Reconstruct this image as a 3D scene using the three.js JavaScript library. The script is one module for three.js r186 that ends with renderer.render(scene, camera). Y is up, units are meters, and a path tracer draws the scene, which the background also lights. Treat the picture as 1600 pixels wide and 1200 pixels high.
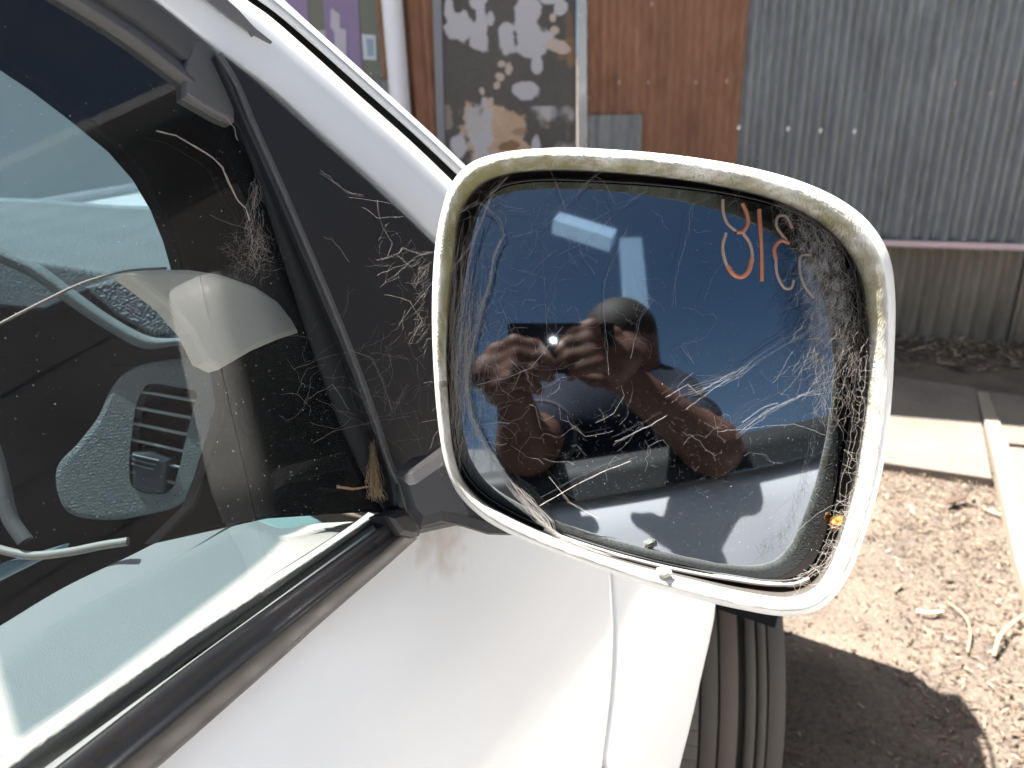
import * as THREE from 'three';
import { mergeGeometries } from 'three/addons/utils/BufferGeometryUtils.js';
import { MarchingCubes } from 'three/addons/objects/MarchingCubes.js';
import { ImprovedNoise } from 'three/addons/math/ImprovedNoise.js';

// ---------------------------------------------------------------- camera, sky, sun, exposure
const scene = new THREE.Scene();
const DEG = Math.PI / 180, FPX = 1230, EYE = 1.35;
const camera = new THREE.PerspectiveCamera(2 * Math.atan(600 / FPX) / DEG, 4 / 3, 0.004, 400);
camera.position.set(0, EYE, 0);
camera.rotation.set(-22.8 * DEG, 0, -2 * DEG, 'YXZ');
camera.updateMatrixWorld(true);
camera.focus = 0.46; camera.userData.fStop = 11;
const renderer = new THREE.WebGLRenderer({ antialias: true });
renderer.toneMapping = THREE.LinearToneMapping;
renderer.toneMappingExposure = 4.6;
renderer.shadowMap.enabled = true;
renderer.setSize(1024, 768);

const TH = 33 * DEG;                                    // heading of the van
const FW = new THREE.Vector3(Math.sin(TH), 0, -Math.cos(TH));   // along the van
const RT = new THREE.Vector3(Math.cos(TH), 0, Math.sin(TH));    // out of its side
const UP = new THREE.Vector3(0, 1, 0);
const SUN = new THREE.Vector3().addScaledVector(FW, -0.06).addScaledVector(RT, -0.42).addScaledVector(UP, 1).normalize();
{
  const w = 256, h = 128, d = new Float32Array(w * h * 4), v = new THREE.Vector3();
  for (let j = 0; j < h; j++) for (let i = 0; i < w; i++) {
    const el = ((j + 0.5) / h - 0.5) * Math.PI, az = ((i + 0.5) / w - 0.5) * 2 * Math.PI;
    v.set(Math.cos(el) * Math.cos(az), Math.sin(el), Math.cos(el) * Math.sin(az));
    const u = Math.max(0, v.y), k = Math.pow(1 - u, 3.5), c = Math.max(0, v.dot(SUN));
    const glow = 0.16 * c * c + 0.35 * Math.pow(c, 8) + 0.8 * Math.pow(c, 40);
    const low = v.y < 0 ? 0.45 : 1;
    d.set([(0.011 + 0.125 * k + glow) * low, (0.031 + 0.168 * k + glow) * low, (0.070 + 0.205 * k + glow * 0.98) * low, 1], (j * w + i) * 4);
  }
  const t = new THREE.DataTexture(d, w, h, THREE.RGBAFormat, THREE.FloatType);
  t.mapping = THREE.EquirectangularReflectionMapping; t.magFilter = THREE.LinearFilter; t.minFilter = THREE.LinearFilter;
  t.wrapS = THREE.RepeatWrapping; t.needsUpdate = true;
  scene.background = t; scene.environment = t;
}
const sun = new THREE.DirectionalLight(0xfff7ee, 5);
sun.position.copy(SUN).multiplyScalar(30); sun.castShadow = true;
sun.shadow.mapSize.set(4096, 4096); sun.shadow.camera.left = sun.shadow.camera.bottom = -9; sun.shadow.camera.right = sun.shadow.camera.top = 9; sun.shadow.camera.far = 80;
scene.add(sun, sun.target);

// ---------------------------------------------------------------- helpers
let seed = 20241;
const rnd = () => { seed |= 0; seed = (seed + 0x6D2B79F5) | 0; let t = Math.imul(seed ^ (seed >>> 15), 1 | seed); t = (t + Math.imul(t ^ (t >>> 7), 61 | t)) ^ t; return ((t ^ (t >>> 14)) >>> 0) / 4294967296; };
const rr = (a, b) => a + (b - a) * rnd();
const gauss = () => rnd() + rnd() + rnd() - 1.5;
const V = (x, y, z) => new THREE.Vector3(x, y, z);
const CAM = camera.position.clone();
const ray = (px, py) => V((px - 800) / FPX, -(py - 600) / FPX, -1).applyQuaternion(camera.quaternion);
const at = (px, py, depth) => ray(px, py).multiplyScalar(depth).add(CAM);
const plane = (p, n) => ({ p: p.clone(), n: n.clone().normalize() });
const on = (pl, px, py, off = 0) => { const d = ray(px, py); return d.clone().multiplyScalar((pl.n.dot(pl.p) + off - pl.n.dot(CAM)) / pl.n.dot(d)).add(CAM); };
const car = (a, b, y) => V(0, y, 0).addScaledVector(FW, a).addScaledVector(RT, b);
const toCar = (v) => [v.dot(FW), v.dot(RT), v.y];
const used = {};
const numbered = (n) => { used[n] = (used[n] ?? -1) + 1; return used[n] ? n + '_' + String(used[n]).padStart(3, '0') : n; };
const lerp = (a, b, t) => a + (b - a) * t;
const sstep = (a, b, x) => { const t = Math.min(1, Math.max(0, (x - a) / (b - a))); return t * t * (3 - 2 * t); };
function mesh(name, geo, mat, parent = scene) {
  const m = new THREE.Mesh(geo, mat); m.castShadow = m.receiveShadow = true;
  m.name = parent === scene ? numbered(name) : name; parent.add(m); return m;
}
function thing(name, label, category, group) {
  const o = new THREE.Group(); o.name = numbered(name); scene.add(o);
  return tag(o, label, category, group);
}
function tag(o, label, category, group) { o.userData.label = label; if (category) o.userData.category = category; if (group) o.userData.group = group; return o; }
function sub(name, parent, label) { const g = new THREE.Group(); g.name = name; parent.add(g); if (label) g.userData.label = label; return g; }
// names repeat freely below a thing; give repeats their numbers
function numberParts(o) {
  const n = {};
  for (const c of o.children) { if (n[c.name] === undefined) n[c.name] = 0; else { n[c.name]++; c.name = c.name + '_' + String(n[c.name]).padStart(3, '0'); } numberParts(c); }
}
const noise = new ImprovedNoise();
const fbm = (x, y, z = 0, o = 4) => { let s = 0, a = 0.5, f = 1; for (let i = 0; i < o; i++) { s += a * noise.noise(x * f, y * f, z + i * 7.3); a *= 0.5; f *= 2.03; } return s; };
// tileable noise for textures: blends four shifted samples
function tile(fn, u, v) { const a = fn(u, v), b = fn(u - 1, v), c = fn(u, v - 1), d = fn(u - 1, v - 1); const s = sstep(0, 1, u), t = sstep(0, 1, v); return (a * (1 - s) + b * s) * (1 - t) + (c * (1 - s) + d * s) * t; }
function tex(n, fn, { srgb = false, rx = 1, ry = 1 } = {}) {
  const d = new Uint8Array(n * n * 4);
  for (let j = 0; j < n; j++) for (let i = 0; i < n; i++) {
    const c = fn(i / n, j / n), p = (j * n + i) * 4;
    if (typeof c === 'number') d[p] = d[p + 1] = d[p + 2] = Math.max(0, Math.min(255, c * 255));
    else for (let k = 0; k < 3; k++) d[p + k] = Math.max(0, Math.min(255, (srgb ? Math.pow(Math.max(0, c[k]), 1 / 2.2) : c[k]) * 255));
    d[p + 3] = 255;
  }
  const t = new THREE.DataTexture(d, n, n); t.wrapS = t.wrapT = THREE.RepeatWrapping; t.magFilter = THREE.LinearFilter; t.minFilter = THREE.LinearMipmapLinearFilter;
  if (srgb) t.colorSpace = THREE.SRGBColorSpace; t.repeat.set(rx, ry); t.needsUpdate = true; return t;
}
const lin = (r, g, b) => new THREE.Color().setRGB(r, g, b);
const std = (c, rough = 0.6, more = {}) => new THREE.MeshStandardMaterial({ color: lin(...c), roughness: rough, side: THREE.DoubleSide, ...more });
const phy = (c, rough = 0.6, more = {}) => new THREE.MeshPhysicalMaterial({ color: lin(...c), roughness: rough, side: THREE.DoubleSide, ...more });
function resample(pts, n, smooth = true) {
  const P = pts.map(([x, y]) => V(x, y, 0));
  if (smooth) return new THREE.CatmullRomCurve3(P, false, 'centripetal').getSpacedPoints(n - 1).map((p) => [p.x, p.y]);
  const c = new THREE.CurvePath(); for (let i = 0; i + 1 < P.length; i++) c.add(new THREE.LineCurve3(P[i], P[i + 1]));
  return c.getSpacedPoints(n - 1).map((p) => [p.x, p.y]);
}
const smoothLoop = (pts, n) => new THREE.CatmullRomCurve3(pts.map(([x, y]) => V(x, y, 0)), true, 'centripetal').getSpacedPoints(n).slice(0, n).map((p) => [p.x, p.y]);
// a sheet from a grid of points rows[j][i]; uv in metres
function gridGeo(rows, closed = false) {
  const h = rows.length, w = rows[0].length, pos = [], uv = [], idx = [];
  const us = []; for (let j = 0; j < h; j++) { let u = 0; for (let i = 0; i < w; i++) { if (i) u += rows[j][i].distanceTo(rows[j][i - 1]); us.push(u); } }
  let v = 0;
  for (let j = 0; j < h; j++) { if (j) v += rows[j][w >> 1].distanceTo(rows[j - 1][w >> 1]); for (let i = 0; i < w; i++) { const p = rows[j][i]; pos.push(p.x, p.y, p.z); uv.push(us[j * w + i], v); } }
  for (let j = 0; j + 1 < h; j++) for (let i = 0; i + (closed ? 0 : 1) < w; i++) { const k = (i + 1) % w, a = j * w + i, b = j * w + k, c = a + w, d = b + w; idx.push(a, b, d, a, d, c); }
  const g = new THREE.BufferGeometry();
  g.setAttribute('position', new THREE.Float32BufferAttribute(pos, 3)); g.setAttribute('uv', new THREE.Float32BufferAttribute(uv, 2));
  g.setIndex(idx); g.computeVertexNormals(); return g;
}
// strip between two edges on a plane; prof = [[v across, offset out of the plane], ...]
function strip(A, B, pl, prof, n = 40, smooth = true) {
  const a = resample(A, n, smooth), b = resample(B, n, smooth);
  return gridGeo(prof.map(([v, o]) => a.map((p, i) => on(pl, lerp(p[0], b[i][0], v), lerp(p[1], b[i][1], v), o))));
}
function basisOf(pl) {
  const n = pl.n, u = V().crossVectors(Math.abs(n.y) > 0.9 ? FW : UP, n).normalize(), v = V().crossVectors(n, u);
  return new THREE.Matrix4().makeBasis(u, v, n).setPosition(pl.p);
}
// slab with a bevelled rim whose front face lies OFF above the plane; pts (and holes) are outlines
function slab(pts, pl, off, depth, { bevel = 0.0015, loop = 0, holes = [], holeLoop = 0 } = {}) {
  const m = basisOf(pl), inv = m.clone().invert();
  const flat = (ps) => ps.map(([x, y]) => { const p = on(pl, x, y, off).applyMatrix4(inv); return new THREE.Vector2(p.x, p.y); });
  const sh = new THREE.Shape(flat(loop ? smoothLoop(pts, loop) : pts));
  for (const h of holes) sh.holes.push(new THREE.Path(flat(holeLoop ? smoothLoop(h, holeLoop) : h)));
  const b = Math.min(bevel, depth * 0.4);
  const g = new THREE.ExtrudeGeometry(sh, { depth: depth - 2 * b, bevelEnabled: b > 0, bevelThickness: b, bevelSize: b, bevelOffset: -b, bevelSegments: 2, curveSegments: 4 });
  g.translate(0, 0, off - depth + b); g.applyMatrix4(m); return g;
}
function sheet(pts, pl, off, loop = 0) {
  const m = basisOf(pl), inv = m.clone().invert();
  const g = new THREE.ShapeGeometry(new THREE.Shape((loop ? smoothLoop(pts, loop) : pts).map(([x, y]) => { const p = on(pl, x, y, off).applyMatrix4(inv); return new THREE.Vector2(p.x, p.y); })));
  g.translate(0, 0, off); g.applyMatrix4(m); return g;
}
function tube(points, radius, sides = 8, seg = 60) { return new THREE.TubeGeometry(new THREE.CatmullRomCurve3(points, false, 'centripetal'), seg, radius, sides, false); }
function box(w, h, d, x, y, z) { const g = new THREE.BoxGeometry(w, h, d); g.translate(x, y, z); return g; }
// threads: many polylines as one mesh of fine three-sided tubes
function threads() {
  const pos = [], nor = [], idx = [];
  return {
    add(pts, r) {
      const n0 = V(), t = V(), b = V(), base = pos.length / 3;
      for (let i = 0; i < pts.length; i++) {
        t.subVectors(pts[Math.min(i + 1, pts.length - 1)], pts[Math.max(i - 1, 0)]).normalize();
        n0.set(0.3, 0.5, 0.8).cross(t).normalize(); b.crossVectors(t, n0);
        const q = 0.42 * (Array.isArray(r) ? lerp(r[0], r[1], i / (pts.length - 1)) : r);
        for (let k = 0; k < 3; k++) { const c = Math.cos(k * 2.0944), s = Math.sin(k * 2.0944), nx = n0.x * c + b.x * s, ny = n0.y * c + b.y * s, nz = n0.z * c + b.z * s; pos.push(pts[i].x + nx * q, pts[i].y + ny * q, pts[i].z + nz * q); nor.push(nx, ny, nz); }
        if (i) for (let k = 0; k < 3; k++) { const a = base + (i - 1) * 3 + k, c = base + (i - 1) * 3 + (k + 1) % 3; idx.push(a, c, c + 3, a, c + 3, a + 3); }
      }
    },
    geo() { const g = new THREE.BufferGeometry(); g.setAttribute('position', new THREE.Float32BufferAttribute(pos, 3)); g.setAttribute('normal', new THREE.Float32BufferAttribute(nor, 3)); g.setIndex(idx); return g; },
  };
}

// ---------------------------------------------------------------- textures
const T = {};
T.fine = tex(256, (u, v) => 0.5 + 0.5 * tile((x, y) => fbm(x * 40, y * 40, 1, 3), u, v));
T.coarse = tex(256, (u, v) => 0.5 + 0.9 * tile((x, y) => fbm(x * 7, y * 7, 4, 5), u, v));
T.dirt = tex(1024, (u, v) => { const n = tile((x, y) => fbm(x * 9, y * 9, 2, 6), u, v), f = tile((x, y) => fbm(x * 90, y * 90, 5, 3), u, v), k = 0.82 + 0.75 * n + 0.75 * f; return [0.168 * k, 0.134 * k * (1 - 0.03 * n), 0.107 * k * (1 - 0.1 * n)]; }, { srgb: true });
T.grain = tex(512, (u, v) => 0.5 + 0.6 * tile((x, y) => fbm(x * 60, y * 60, 9, 4), u, v));
T.vinyl = tex(256, (u, v) => { const n = tile((x, y) => Math.abs(fbm(x * 26, y * 26, 3, 3)), u, v); return Math.min(1, n * 3.2); });
T.galv = tex(512, (u, v) => { const n = tile((x, y) => fbm(x * 6, y * 2.2, 3, 5), u, v), s = tile((x, y) => fbm(x * 60, y * 14, 8, 3), u, v), w = tile((x, y) => fbm(x * 24, y * 2, 12, 3), u, v), k = 0.95 + 0.5 * n + 0.5 * s + 0.4 * w; return [0.190 * k, 0.202 * k, 0.207 * k]; }, { srgb: true });
T.rust = tex(512, (u, v) => { const n = tile((x, y) => fbm(x * 5, y * 2, 13, 5), u, v), s = tile((x, y) => fbm(x * 50, y * 10, 18, 3), u, v), k = 0.95 + 0.6 * n + 0.45 * s; return [0.255 * k, (0.125 + 0.025 * s) * k, (0.070 + 0.03 * s) * k]; }, { srgb: true });
T.old = tex(512, (u, v) => { const n = tile((x, y) => fbm(x * 5, y * 2, 23, 5), u, v), s = tile((x, y) => fbm(x * 40, y * 8, 28, 3), u, v), k = 0.95 + 0.7 * n + 0.5 * s; return [0.215 * k, 0.188 * k, 0.145 * k]; }, { srgb: true });
T.conc = tex(512, (u, v) => { const n = tile((x, y) => fbm(x * 6, y * 6, 33, 5), u, v), f = tile((x, y) => fbm(x * 80, y * 80, 35, 2), u, v), k = 0.95 + 0.4 * n + 0.3 * f; return [0.190 * k, 0.162 * k, 0.136 * k]; }, { srgb: true });
T.moss = tex(512, (u, v) => { const n = tile((x, y) => fbm(x * 6, y * 6, 43, 5), u, v), f = tile((x, y) => fbm(x * 46, y * 46, 45, 3), u, v), m = sstep(-0.12, 0.3, n + 0.5 * f); return [lerp(0.52, 0.13, m), lerp(0.49, 0.13, m), lerp(0.38, 0.05, m)]; }, { srgb: true });
T.cream = tex(512, (u, v) => { const n = tile((x, y) => fbm(x * 8, y * 8, 53, 5), u, v), f = tile((x, y) => fbm(x * 60, y * 60, 55, 3), u, v), m = sstep(0.0, 0.42, n * 0.8 + f * 0.7); return [lerp(0.72, 0.34, m), lerp(0.70, 0.32, m), lerp(0.62, 0.22, m)]; }, { srgb: true });
const rep = (t, x, y = x) => { const c = t.clone(); c.repeat.set(x, y); c.needsUpdate = true; return c; };

// ---------------------------------------------------------------- materials
const M = {};
M.white = phy([0.845, 0.86, 0.87], 0.42, { clearcoat: 0.6, clearcoatRoughness: 0.12 });
M.whiteShell = phy([0.84, 0.84, 0.81], 0.45, { clearcoat: 0.3, clearcoatRoughness: 0.2 });
M.black = std([0.013, 0.013, 0.015], 0.5, { bumpMap: rep(T.fine, 14), bumpScale: 0.00012 });
M.blackSoft = std([0.010, 0.010, 0.011], 0.85);
M.frame = std([0.085, 0.082, 0.081], 0.5, { bumpMap: rep(T.fine, 14), bumpScale: 0.0001 });
M.trim = std([0.040, 0.037, 0.035], 0.72, { roughnessMap: rep(T.coarse, 6), bumpMap: rep(T.fine, 10), bumpScale: 0.00012 });
M.glass = phy([0.70, 0.74, 0.74], 0.0, { transmission: 1, thickness: 0, ior: 1.52 });
M.screen = phy([0.46, 0.62, 0.70], 0.25, { transmission: 0.6, thickness: 0, ior: 1.5 });
M.mirror = std([0.178, 0.20, 0.222], 0.035, { metalness: 1 });
M.tyre = std([0.030, 0.029, 0.028], 0.9, { bumpMap: rep(T.grain, 6), bumpScale: 0.0006 });
M.tyreWorn = std([0.115, 0.107, 0.097], 0.95);
M.cob = std([0.46, 0.44, 0.41], 0.8);
M.cobDim = std([0.34, 0.31, 0.27], 0.9);
M.cobBrown = std([0.30, 0.22, 0.13], 0.9);
M.dash = std([0.15, 0.172, 0.168], 0.5, { bumpMap: rep(T.vinyl, 14), bumpScale: 0.0009 });
M.dashTop = std([0.13, 0.15, 0.155], 0.6, { bumpMap: rep(T.vinyl, 8), bumpScale: 0.002 });
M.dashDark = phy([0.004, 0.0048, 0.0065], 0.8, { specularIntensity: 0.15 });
M.greyTrim = std([0.245, 0.252, 0.246], 0.62, { bumpMap: rep(T.vinyl, 30), bumpScale: 0.00012 });
M.greyTrim2 = std([0.29, 0.275, 0.265], 0.65);
M.beige = std([0.56, 0.52, 0.475], 0.7);
M.chrome = std([0.75, 0.74, 0.72], 0.28, { metalness: 1 });
M.galv = std([1, 1, 1], 0.55, { map: T.galv, metalness: 0.25 });
M.rust = std([1, 1, 1], 0.85, { map: T.rust });
M.old = std([1, 1, 1], 0.85, { map: T.old });
M.conc = std([1, 1, 1], 0.92, { map: T.conc, bumpMap: rep(T.grain, 3), bumpScale: 0.002 });

// ---------------------------------------------------------------- ground and path
{
  const g = new THREE.CircleGeometry(160, 96); g.rotateX(-Math.PI / 2);
  const p = g.attributes.position, uv = g.attributes.uv; for (let i = 0; i < p.count; i++) uv.setXY(i, p.getX(i) / 1.3, p.getZ(i) / 1.3);
  const m = mesh('ground', g, std([1, 1, 1], 0.97, { map: T.dirt, bumpMap: rep(T.grain, 2.3), bumpScale: 0.012 })); m.userData.kind = 'structure';
}
const GR = plane(V(0, 0, 0), UP);
const path = new THREE.Group(); path.name = 'path'; path.userData.kind = 'structure'; scene.add(path);
{
  const s = (pts) => mesh('slab', slab(pts, GR, 0.035, 0.06, { bevel: 0.004 }), M.conc, path);
  for (const m of [s([[1230, 700], [1551, 747], [1524, 606], [1260, 566]]), s([[900, 648], [1224, 699], [1254, 565], [980, 525]]), s([[1562, 690], [1800, 715], [1760, 640], [1541, 611]]), s([[1566, 696], [1808, 722], [1900, 1000], [1640, 960]])]) {
    const p = m.geometry.attributes.position, uv = m.geometry.attributes.uv; for (let i = 0; i < p.count; i++) uv.setXY(i, p.getX(i) / 1.5, p.getZ(i) / 1.5);
  }
}
{ // concrete yard on the open side, behind the camera and beside the van
  const sh = new THREE.Shape([[1.0, -0.45], [1.35, -1.05], [2.4, -2.25], [14, -2.25], [14, 9], [-7, 9], [-7, 0.8], [0.6, 0.5]].map(([x, z]) => new THREE.Vector2(x, -z)));
  const g = new THREE.ExtrudeGeometry(sh, { depth: 0.05, bevelEnabled: false }); g.rotateX(-Math.PI / 2); g.translate(0, -0.03, 0);
  const m = mesh('pavement', g, std([0.56, 0.55, 0.53], 0.9, { bumpMap: rep(T.grain, 1), bumpScale: 0.002 })); m.userData.kind = 'structure';
}
{
  const e = mesh('timber_edging', slab([[1527, 610], [1545, 612], [1576, 690], [1625, 880], [1650, 980], [1622, 985], [1588, 875], [1553, 712]], GR, 0.05, 0.07, { bevel: 0.006 }), std([0.27, 0.235, 0.185], 0.9, { bumpMap: rep(T.grain, 4), bumpScale: 0.002 }));
  tag(e, 'pale timber board edging the concrete path beside the bark chips', 'edging board');
}

// ---------------------------------------------------------------- shed wall
const PHI = 17 * DEG, WU = V(Math.cos(PHI), 0, Math.sin(PHI)), WN = V(-Math.sin(PHI), 0, Math.cos(PHI));
const WO = on(GR, 1480, 530), WALL = plane(WO, WN);
const wall = (px, py, off = 0) => { const p = on(WALL, px, py, off); return [p.clone().sub(WO).dot(WU), p.y]; };
const wp = (u, h, o = 0) => WO.clone().addScaledVector(WU, u).addScaledVector(WN, o).setY(h);
const U = (px, py) => wall(px, py)[0], HH = (px, py) => wall(px, py)[1];
const shed = thing('corrugated_shed', 'long shed wall of galvanised and rusty corrugated sheets behind the van', 'shed');
const PITCH = 0.0785;
function corr(u0, u1, h0, h1, mat, off = 0, name = 'corrugated_sheet', label, amp = 0.0135) {
  const n = Math.max(8, Math.round((u1 - u0) / PITCH * 10)), rows = [];
  const tilt = rr(-0.004, 0.004), ph = rnd() * 6;
  const o = (u, h) => off + amp + amp * Math.cos(u / PITCH * 2 * Math.PI + ph) + 0.004 * noise.noise(u * 2, h * 1.5, off * 90) + tilt * h;
  for (let j = 0; j <= 10; j++) { const h = lerp(h0, h1, j / 10), row = []; for (let i = 0; i <= n; i++) { const u = lerp(u0, u1, i / n); row.push(wp(u, h, o(u, h))); } rows.push(row); }
  rows.unshift(rows[0].map((p) => p.clone().addScaledVector(WN, -0.0015))); rows.push(rows[rows.length - 1].map((p) => p.clone().addScaledVector(WN, -0.0015)));
  const m = mesh(name, gridGeo(rows), mat, shed); if (label) m.userData.label = label; return { m, o };
}
const HTOP = 2.75;
const uRustR = U(1158, 100), uSeam = U(1432, 150), uRustL = U(916, 100), hRail = HH(1500, 377);
const s1 = corr(uRustR, uSeam + 0.03, hRail - 0.03, HTOP, M.galv, 0.030);
const s2 = corr(uSeam, uSeam + 0.86, hRail - 0.03, HTOP, M.galv, 0.052);
corr(uSeam + 0.83, uSeam + 3.2, hRail - 0.03, HTOP, M.galv, 0.028);
corr(uRustR - 0.1, U(1592, 450), -0.02, hRail, M.old, 0.010, 'corrugated_sheet', 'weathered brown lower corrugated sheet');
corr(U(1588, 450), uSeam + 3.2, -0.02, hRail, M.old, 0.028, 'corrugated_sheet', 'weathered brown lower corrugated sheet');
const hPatch = HH(960, 178);
const s3 = corr(uRustL, uRustR + 0.03, hPatch - 0.9, HTOP, M.rust, 0.018, 'corrugated_sheet', 'rusty orange corrugated sheet', 0.0115);
corr(uRustL - 0.01, U(1004, 205), hPatch - 0.8, hPatch, M.galv, 0.042, 'corrugated_sheet', 'short grey corrugated patch sheet', 0.008);
corr(uRustL - 0.2, uRustR + 0.1, -0.02, hPatch - 0.85, M.old, 0.015);
{ // rail along the joint of upper and lower sheets
  const a = wp(uRustR - 0.2, hRail, 0.085), b = wp(uSeam + 3.2, hRail, 0.085);
  const m = mesh('rail', tube([a, a.clone().lerp(b, 0.5), b], 0.017, 10, 4), std([0.66, 0.50, 0.49], 0.5), shed); m.userData.label = 'pinkish pipe rail along the wall';
  // roofing screws with washers
  const scr = (s, u, h, mat) => { const g = new THREE.SphereGeometry(0.009, 8, 6); g.scale(1, 1.35, 0.6); g.translate(...wp(u, h, s.o(u, h) + 0.003).toArray()); mesh('screw', g, mat, shed); };
  const wash = std([0.72, 0.72, 0.72], 0.5), pale = std([0.40, 0.24, 0.18], 0.6);
  for (const [px, py] of [[1231, 200], [1281, 202], [1333, 203], [1155, 198]]) scr(s1, ...wall(px, py), wash);
  for (const [px, py] of [[1486, 128], [1540, 143], [1577, 127]]) scr(s2, ...wall(px, py), std([0.3, 0.24, 0.22], 0.6));
  for (const [px, py] of [[1015, 128], [1088, 128], [1136, 126], [922, 152], [1020, 6], [970, 128]]) scr(s3, ...wall(px, py), pale);
}
const slabW = (name, pts, off, depth, mat, o = {}, parent = shed) => mesh(name, slab(pts, WALL, off, depth, { bevel: 0.003, ...o }), mat, parent);
slabW('post', [[899, -200], [917, -200], [917, 420], [905, 420]], 0.075, 0.06, std([0.36, 0.36, 0.36], 0.5, { metalness: 0.3, roughnessMap: T.coarse })).userData.label = 'galvanised edge post beside the dark door';
{ // dark door with flaking paint: one sheet whose stains are its own
  const u0 = U(684, 60), u1 = U(902, 60), h0 = 0.02, h1 = 2.3, W = 512, Hh = 1024, d = new Uint8Array(W * Hh * 4);
  const bl = (list, u, h, n) => { let m = 0; for (const [px, py, rx, ry, s = 1] of list) { const [cu, ch] = wall(px, py); const q = Math.hypot((u - cu) / (rx / 305), (h - ch) / (ry / 330)); m = Math.max(m, sstep(0.16, -0.06, q - 1 + n * 1.5) * s); } return m; };
  const white = [[725, 45, 20, 24], [707, 8, 8, 20], [752, 62, 16, 16], [757, 30, 10, 34], [770, 30, 7, 12], [796, 58, 12, 26], [828, 30, 18, 52], [835, 70, 20, 24], [842, 100, 10, 16], [752, 5, 12, 12], [880, 12, 10, 9], [826, 140, 18, 13], [720, 228, 12, 22], [752, 205, 18, 40], [840, 225, 7, 22], [866, -4, 20, 10]];
  const tan = [[780, 200, 52, 34], [758, 225, 24, 40], [800, 232, 34, 22], [738, 180, 10, 16]];
  const pinks = [[788, 100, 7, 5], [799, 106, 6, 9], [780, 134, 6, 7], [785, 120, 6, 6], [873, 74, 12, 8], [882, 78, 10, 7], [866, 28, 4, 5], [870, 48, 5, 4], [703, 180, 12, 20, 0.4], [757, 142, 4, 5], [772, 156, 3, 4]];
  const rusty = [[895, 85, 9, 22], [893, 40, 7, 24, 0.6], [880, 90, 10, 6, 0.7], [798, 228, 16, 9], [818, 205, 16, 6, 0.6]];
  for (let j = 0; j < Hh; j++) for (let i = 0; i < W; i++) {
    const u = lerp(u0, u1, i / W), h = lerp(h0, h1, j / Hh), n = fbm(u * 9, h * 9, 61, 4), f = fbm(u * 60, h * 60, 66, 2);
    const k = 1 + 0.5 * fbm(u * 3, h * 2, 71, 4) + 0.35 * f; let c = [0.068 * k, 0.061 * k, 0.056 * k];
    const mix = (m, t) => { c = c.map((x, q) => lerp(x, t[q], m)); };
    mix(bl(tan, u, h, n), [0.42 * k, 0.30 * k, 0.20 * k]); mix(bl(rusty, u, h, n), [0.20 * k, 0.11 * k, 0.055 * k]);
    mix(bl(white, u, h, n), [0.42, 0.42, 0.44]); mix(bl(pinks, u, h, n), [0.44, 0.36, 0.31]);
    const low = h < 1.1 ? sstep(0.08, 0.24, fbm(u * 4, h * 3, 77, 4)) : 0; mix(low, [0.40, 0.39, 0.39]);
    for (let q = 0; q < 3; q++) d[(j * W + i) * 4 + q] = 255 * Math.pow(Math.max(0, Math.min(1, c[q])), 1 / 2.2); d[(j * W + i) * 4 + 3] = 255;
  }
  const t = new THREE.DataTexture(d, W, Hh); t.colorSpace = THREE.SRGBColorSpace; t.magFilter = THREE.LinearFilter; t.minFilter = THREE.LinearMipmapLinearFilter; t.generateMipmaps = true; t.needsUpdate = true;
  const g = new THREE.BoxGeometry(u1 - u0, h1 - h0, 0.03, 1, 1, 1); g.applyMatrix4(new THREE.Matrix4().makeBasis(WU, UP, WN).setPosition(wp((u0 + u1) / 2, (h0 + h1) / 2, 0.03)));
  mesh('door', g, std([1, 1, 1], 0.6, { map: t }), shed).userData.label = 'dark brown door with pale flaking paint';
}
slabW('door_jamb', [[668, -200], [684, -200], [700, 420], [690, 420]], 0.055, 0.05, std([0.20, 0.21, 0.23], 0.6));
corr(U(589, 80), U(690, 80), 0, HTOP, M.rust, 0.024, 'corrugated_sheet', 'rusty orange corrugated sheet', 0.0115);
corr(U(589, 80), U(640, 80), 0, HH(605, 124), M.galv, 0.052, 'corrugated_sheet', 'short grey corrugated patch sheet', 0.008);
{ const a = wp(U(631, 60), 0.05, 0.11); mesh('drain_pipe', tube([a, a.clone().setY(1.2), a.clone().setY(HTOP - 0.1)], 0.052, 16, 8), std([0.74, 0.76, 0.80], 0.4), shed).userData.label = 'white drain pipe beside the dark door'; }
slabW('boarding', [[300, -300], [588, -300], [610, 420], [340, 420]], 0.03, 0.03, std([0.155, 0.165, 0.135], 0.85, { bumpMap: rep(T.coarse, 1), bumpScale: 0.004 })).userData.label = 'grey green board with posters';
{ // the wall goes on to the far side and carries a roof with eaves
  corr(U(583, 80) - 5, U(330, 80), 0, HTOP, M.galv, 0.0);
  const a = U(583, 80) - 5, b = uSeam + 3.2, rows = [];
  for (let j = 0; j <= 6; j++) { const o = lerp(-3, 0.90, j / 6), row = []; for (let i = 0; i <= 400; i++) { const u = lerp(a, b, i / 400); row.push(wp(u, HTOP + 0.12 - 0.13 * (o - 0) + 0.012 * Math.cos(i * 1.9), o)); } rows.push(row); }
  mesh('roof', gridGeo(rows), M.galv, shed);
  slabW('side_wall', [[300, -400], [320, -400], [340, 420], [330, 420]], -0.02, 2.5, M.galv);
}
numberParts(shed);
const pap = (c) => std(c, 0.8);
tag(slabW('poster', [[500, -60], [556, -60], [566, 112], [512, 116]], 0.036, 0.004, pap([0.225, 0.18, 0.30]), {}, scene), 'purple poster with white papers over it on the green board', 'poster');
tag(slabW('poster', [[420, -60], [478, -60], [482, 40], [424, 40]], 0.036, 0.004, pap([0.24, 0.19, 0.32]), {}, scene), 'purple poster partly hidden by the white pillar', 'poster');
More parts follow.
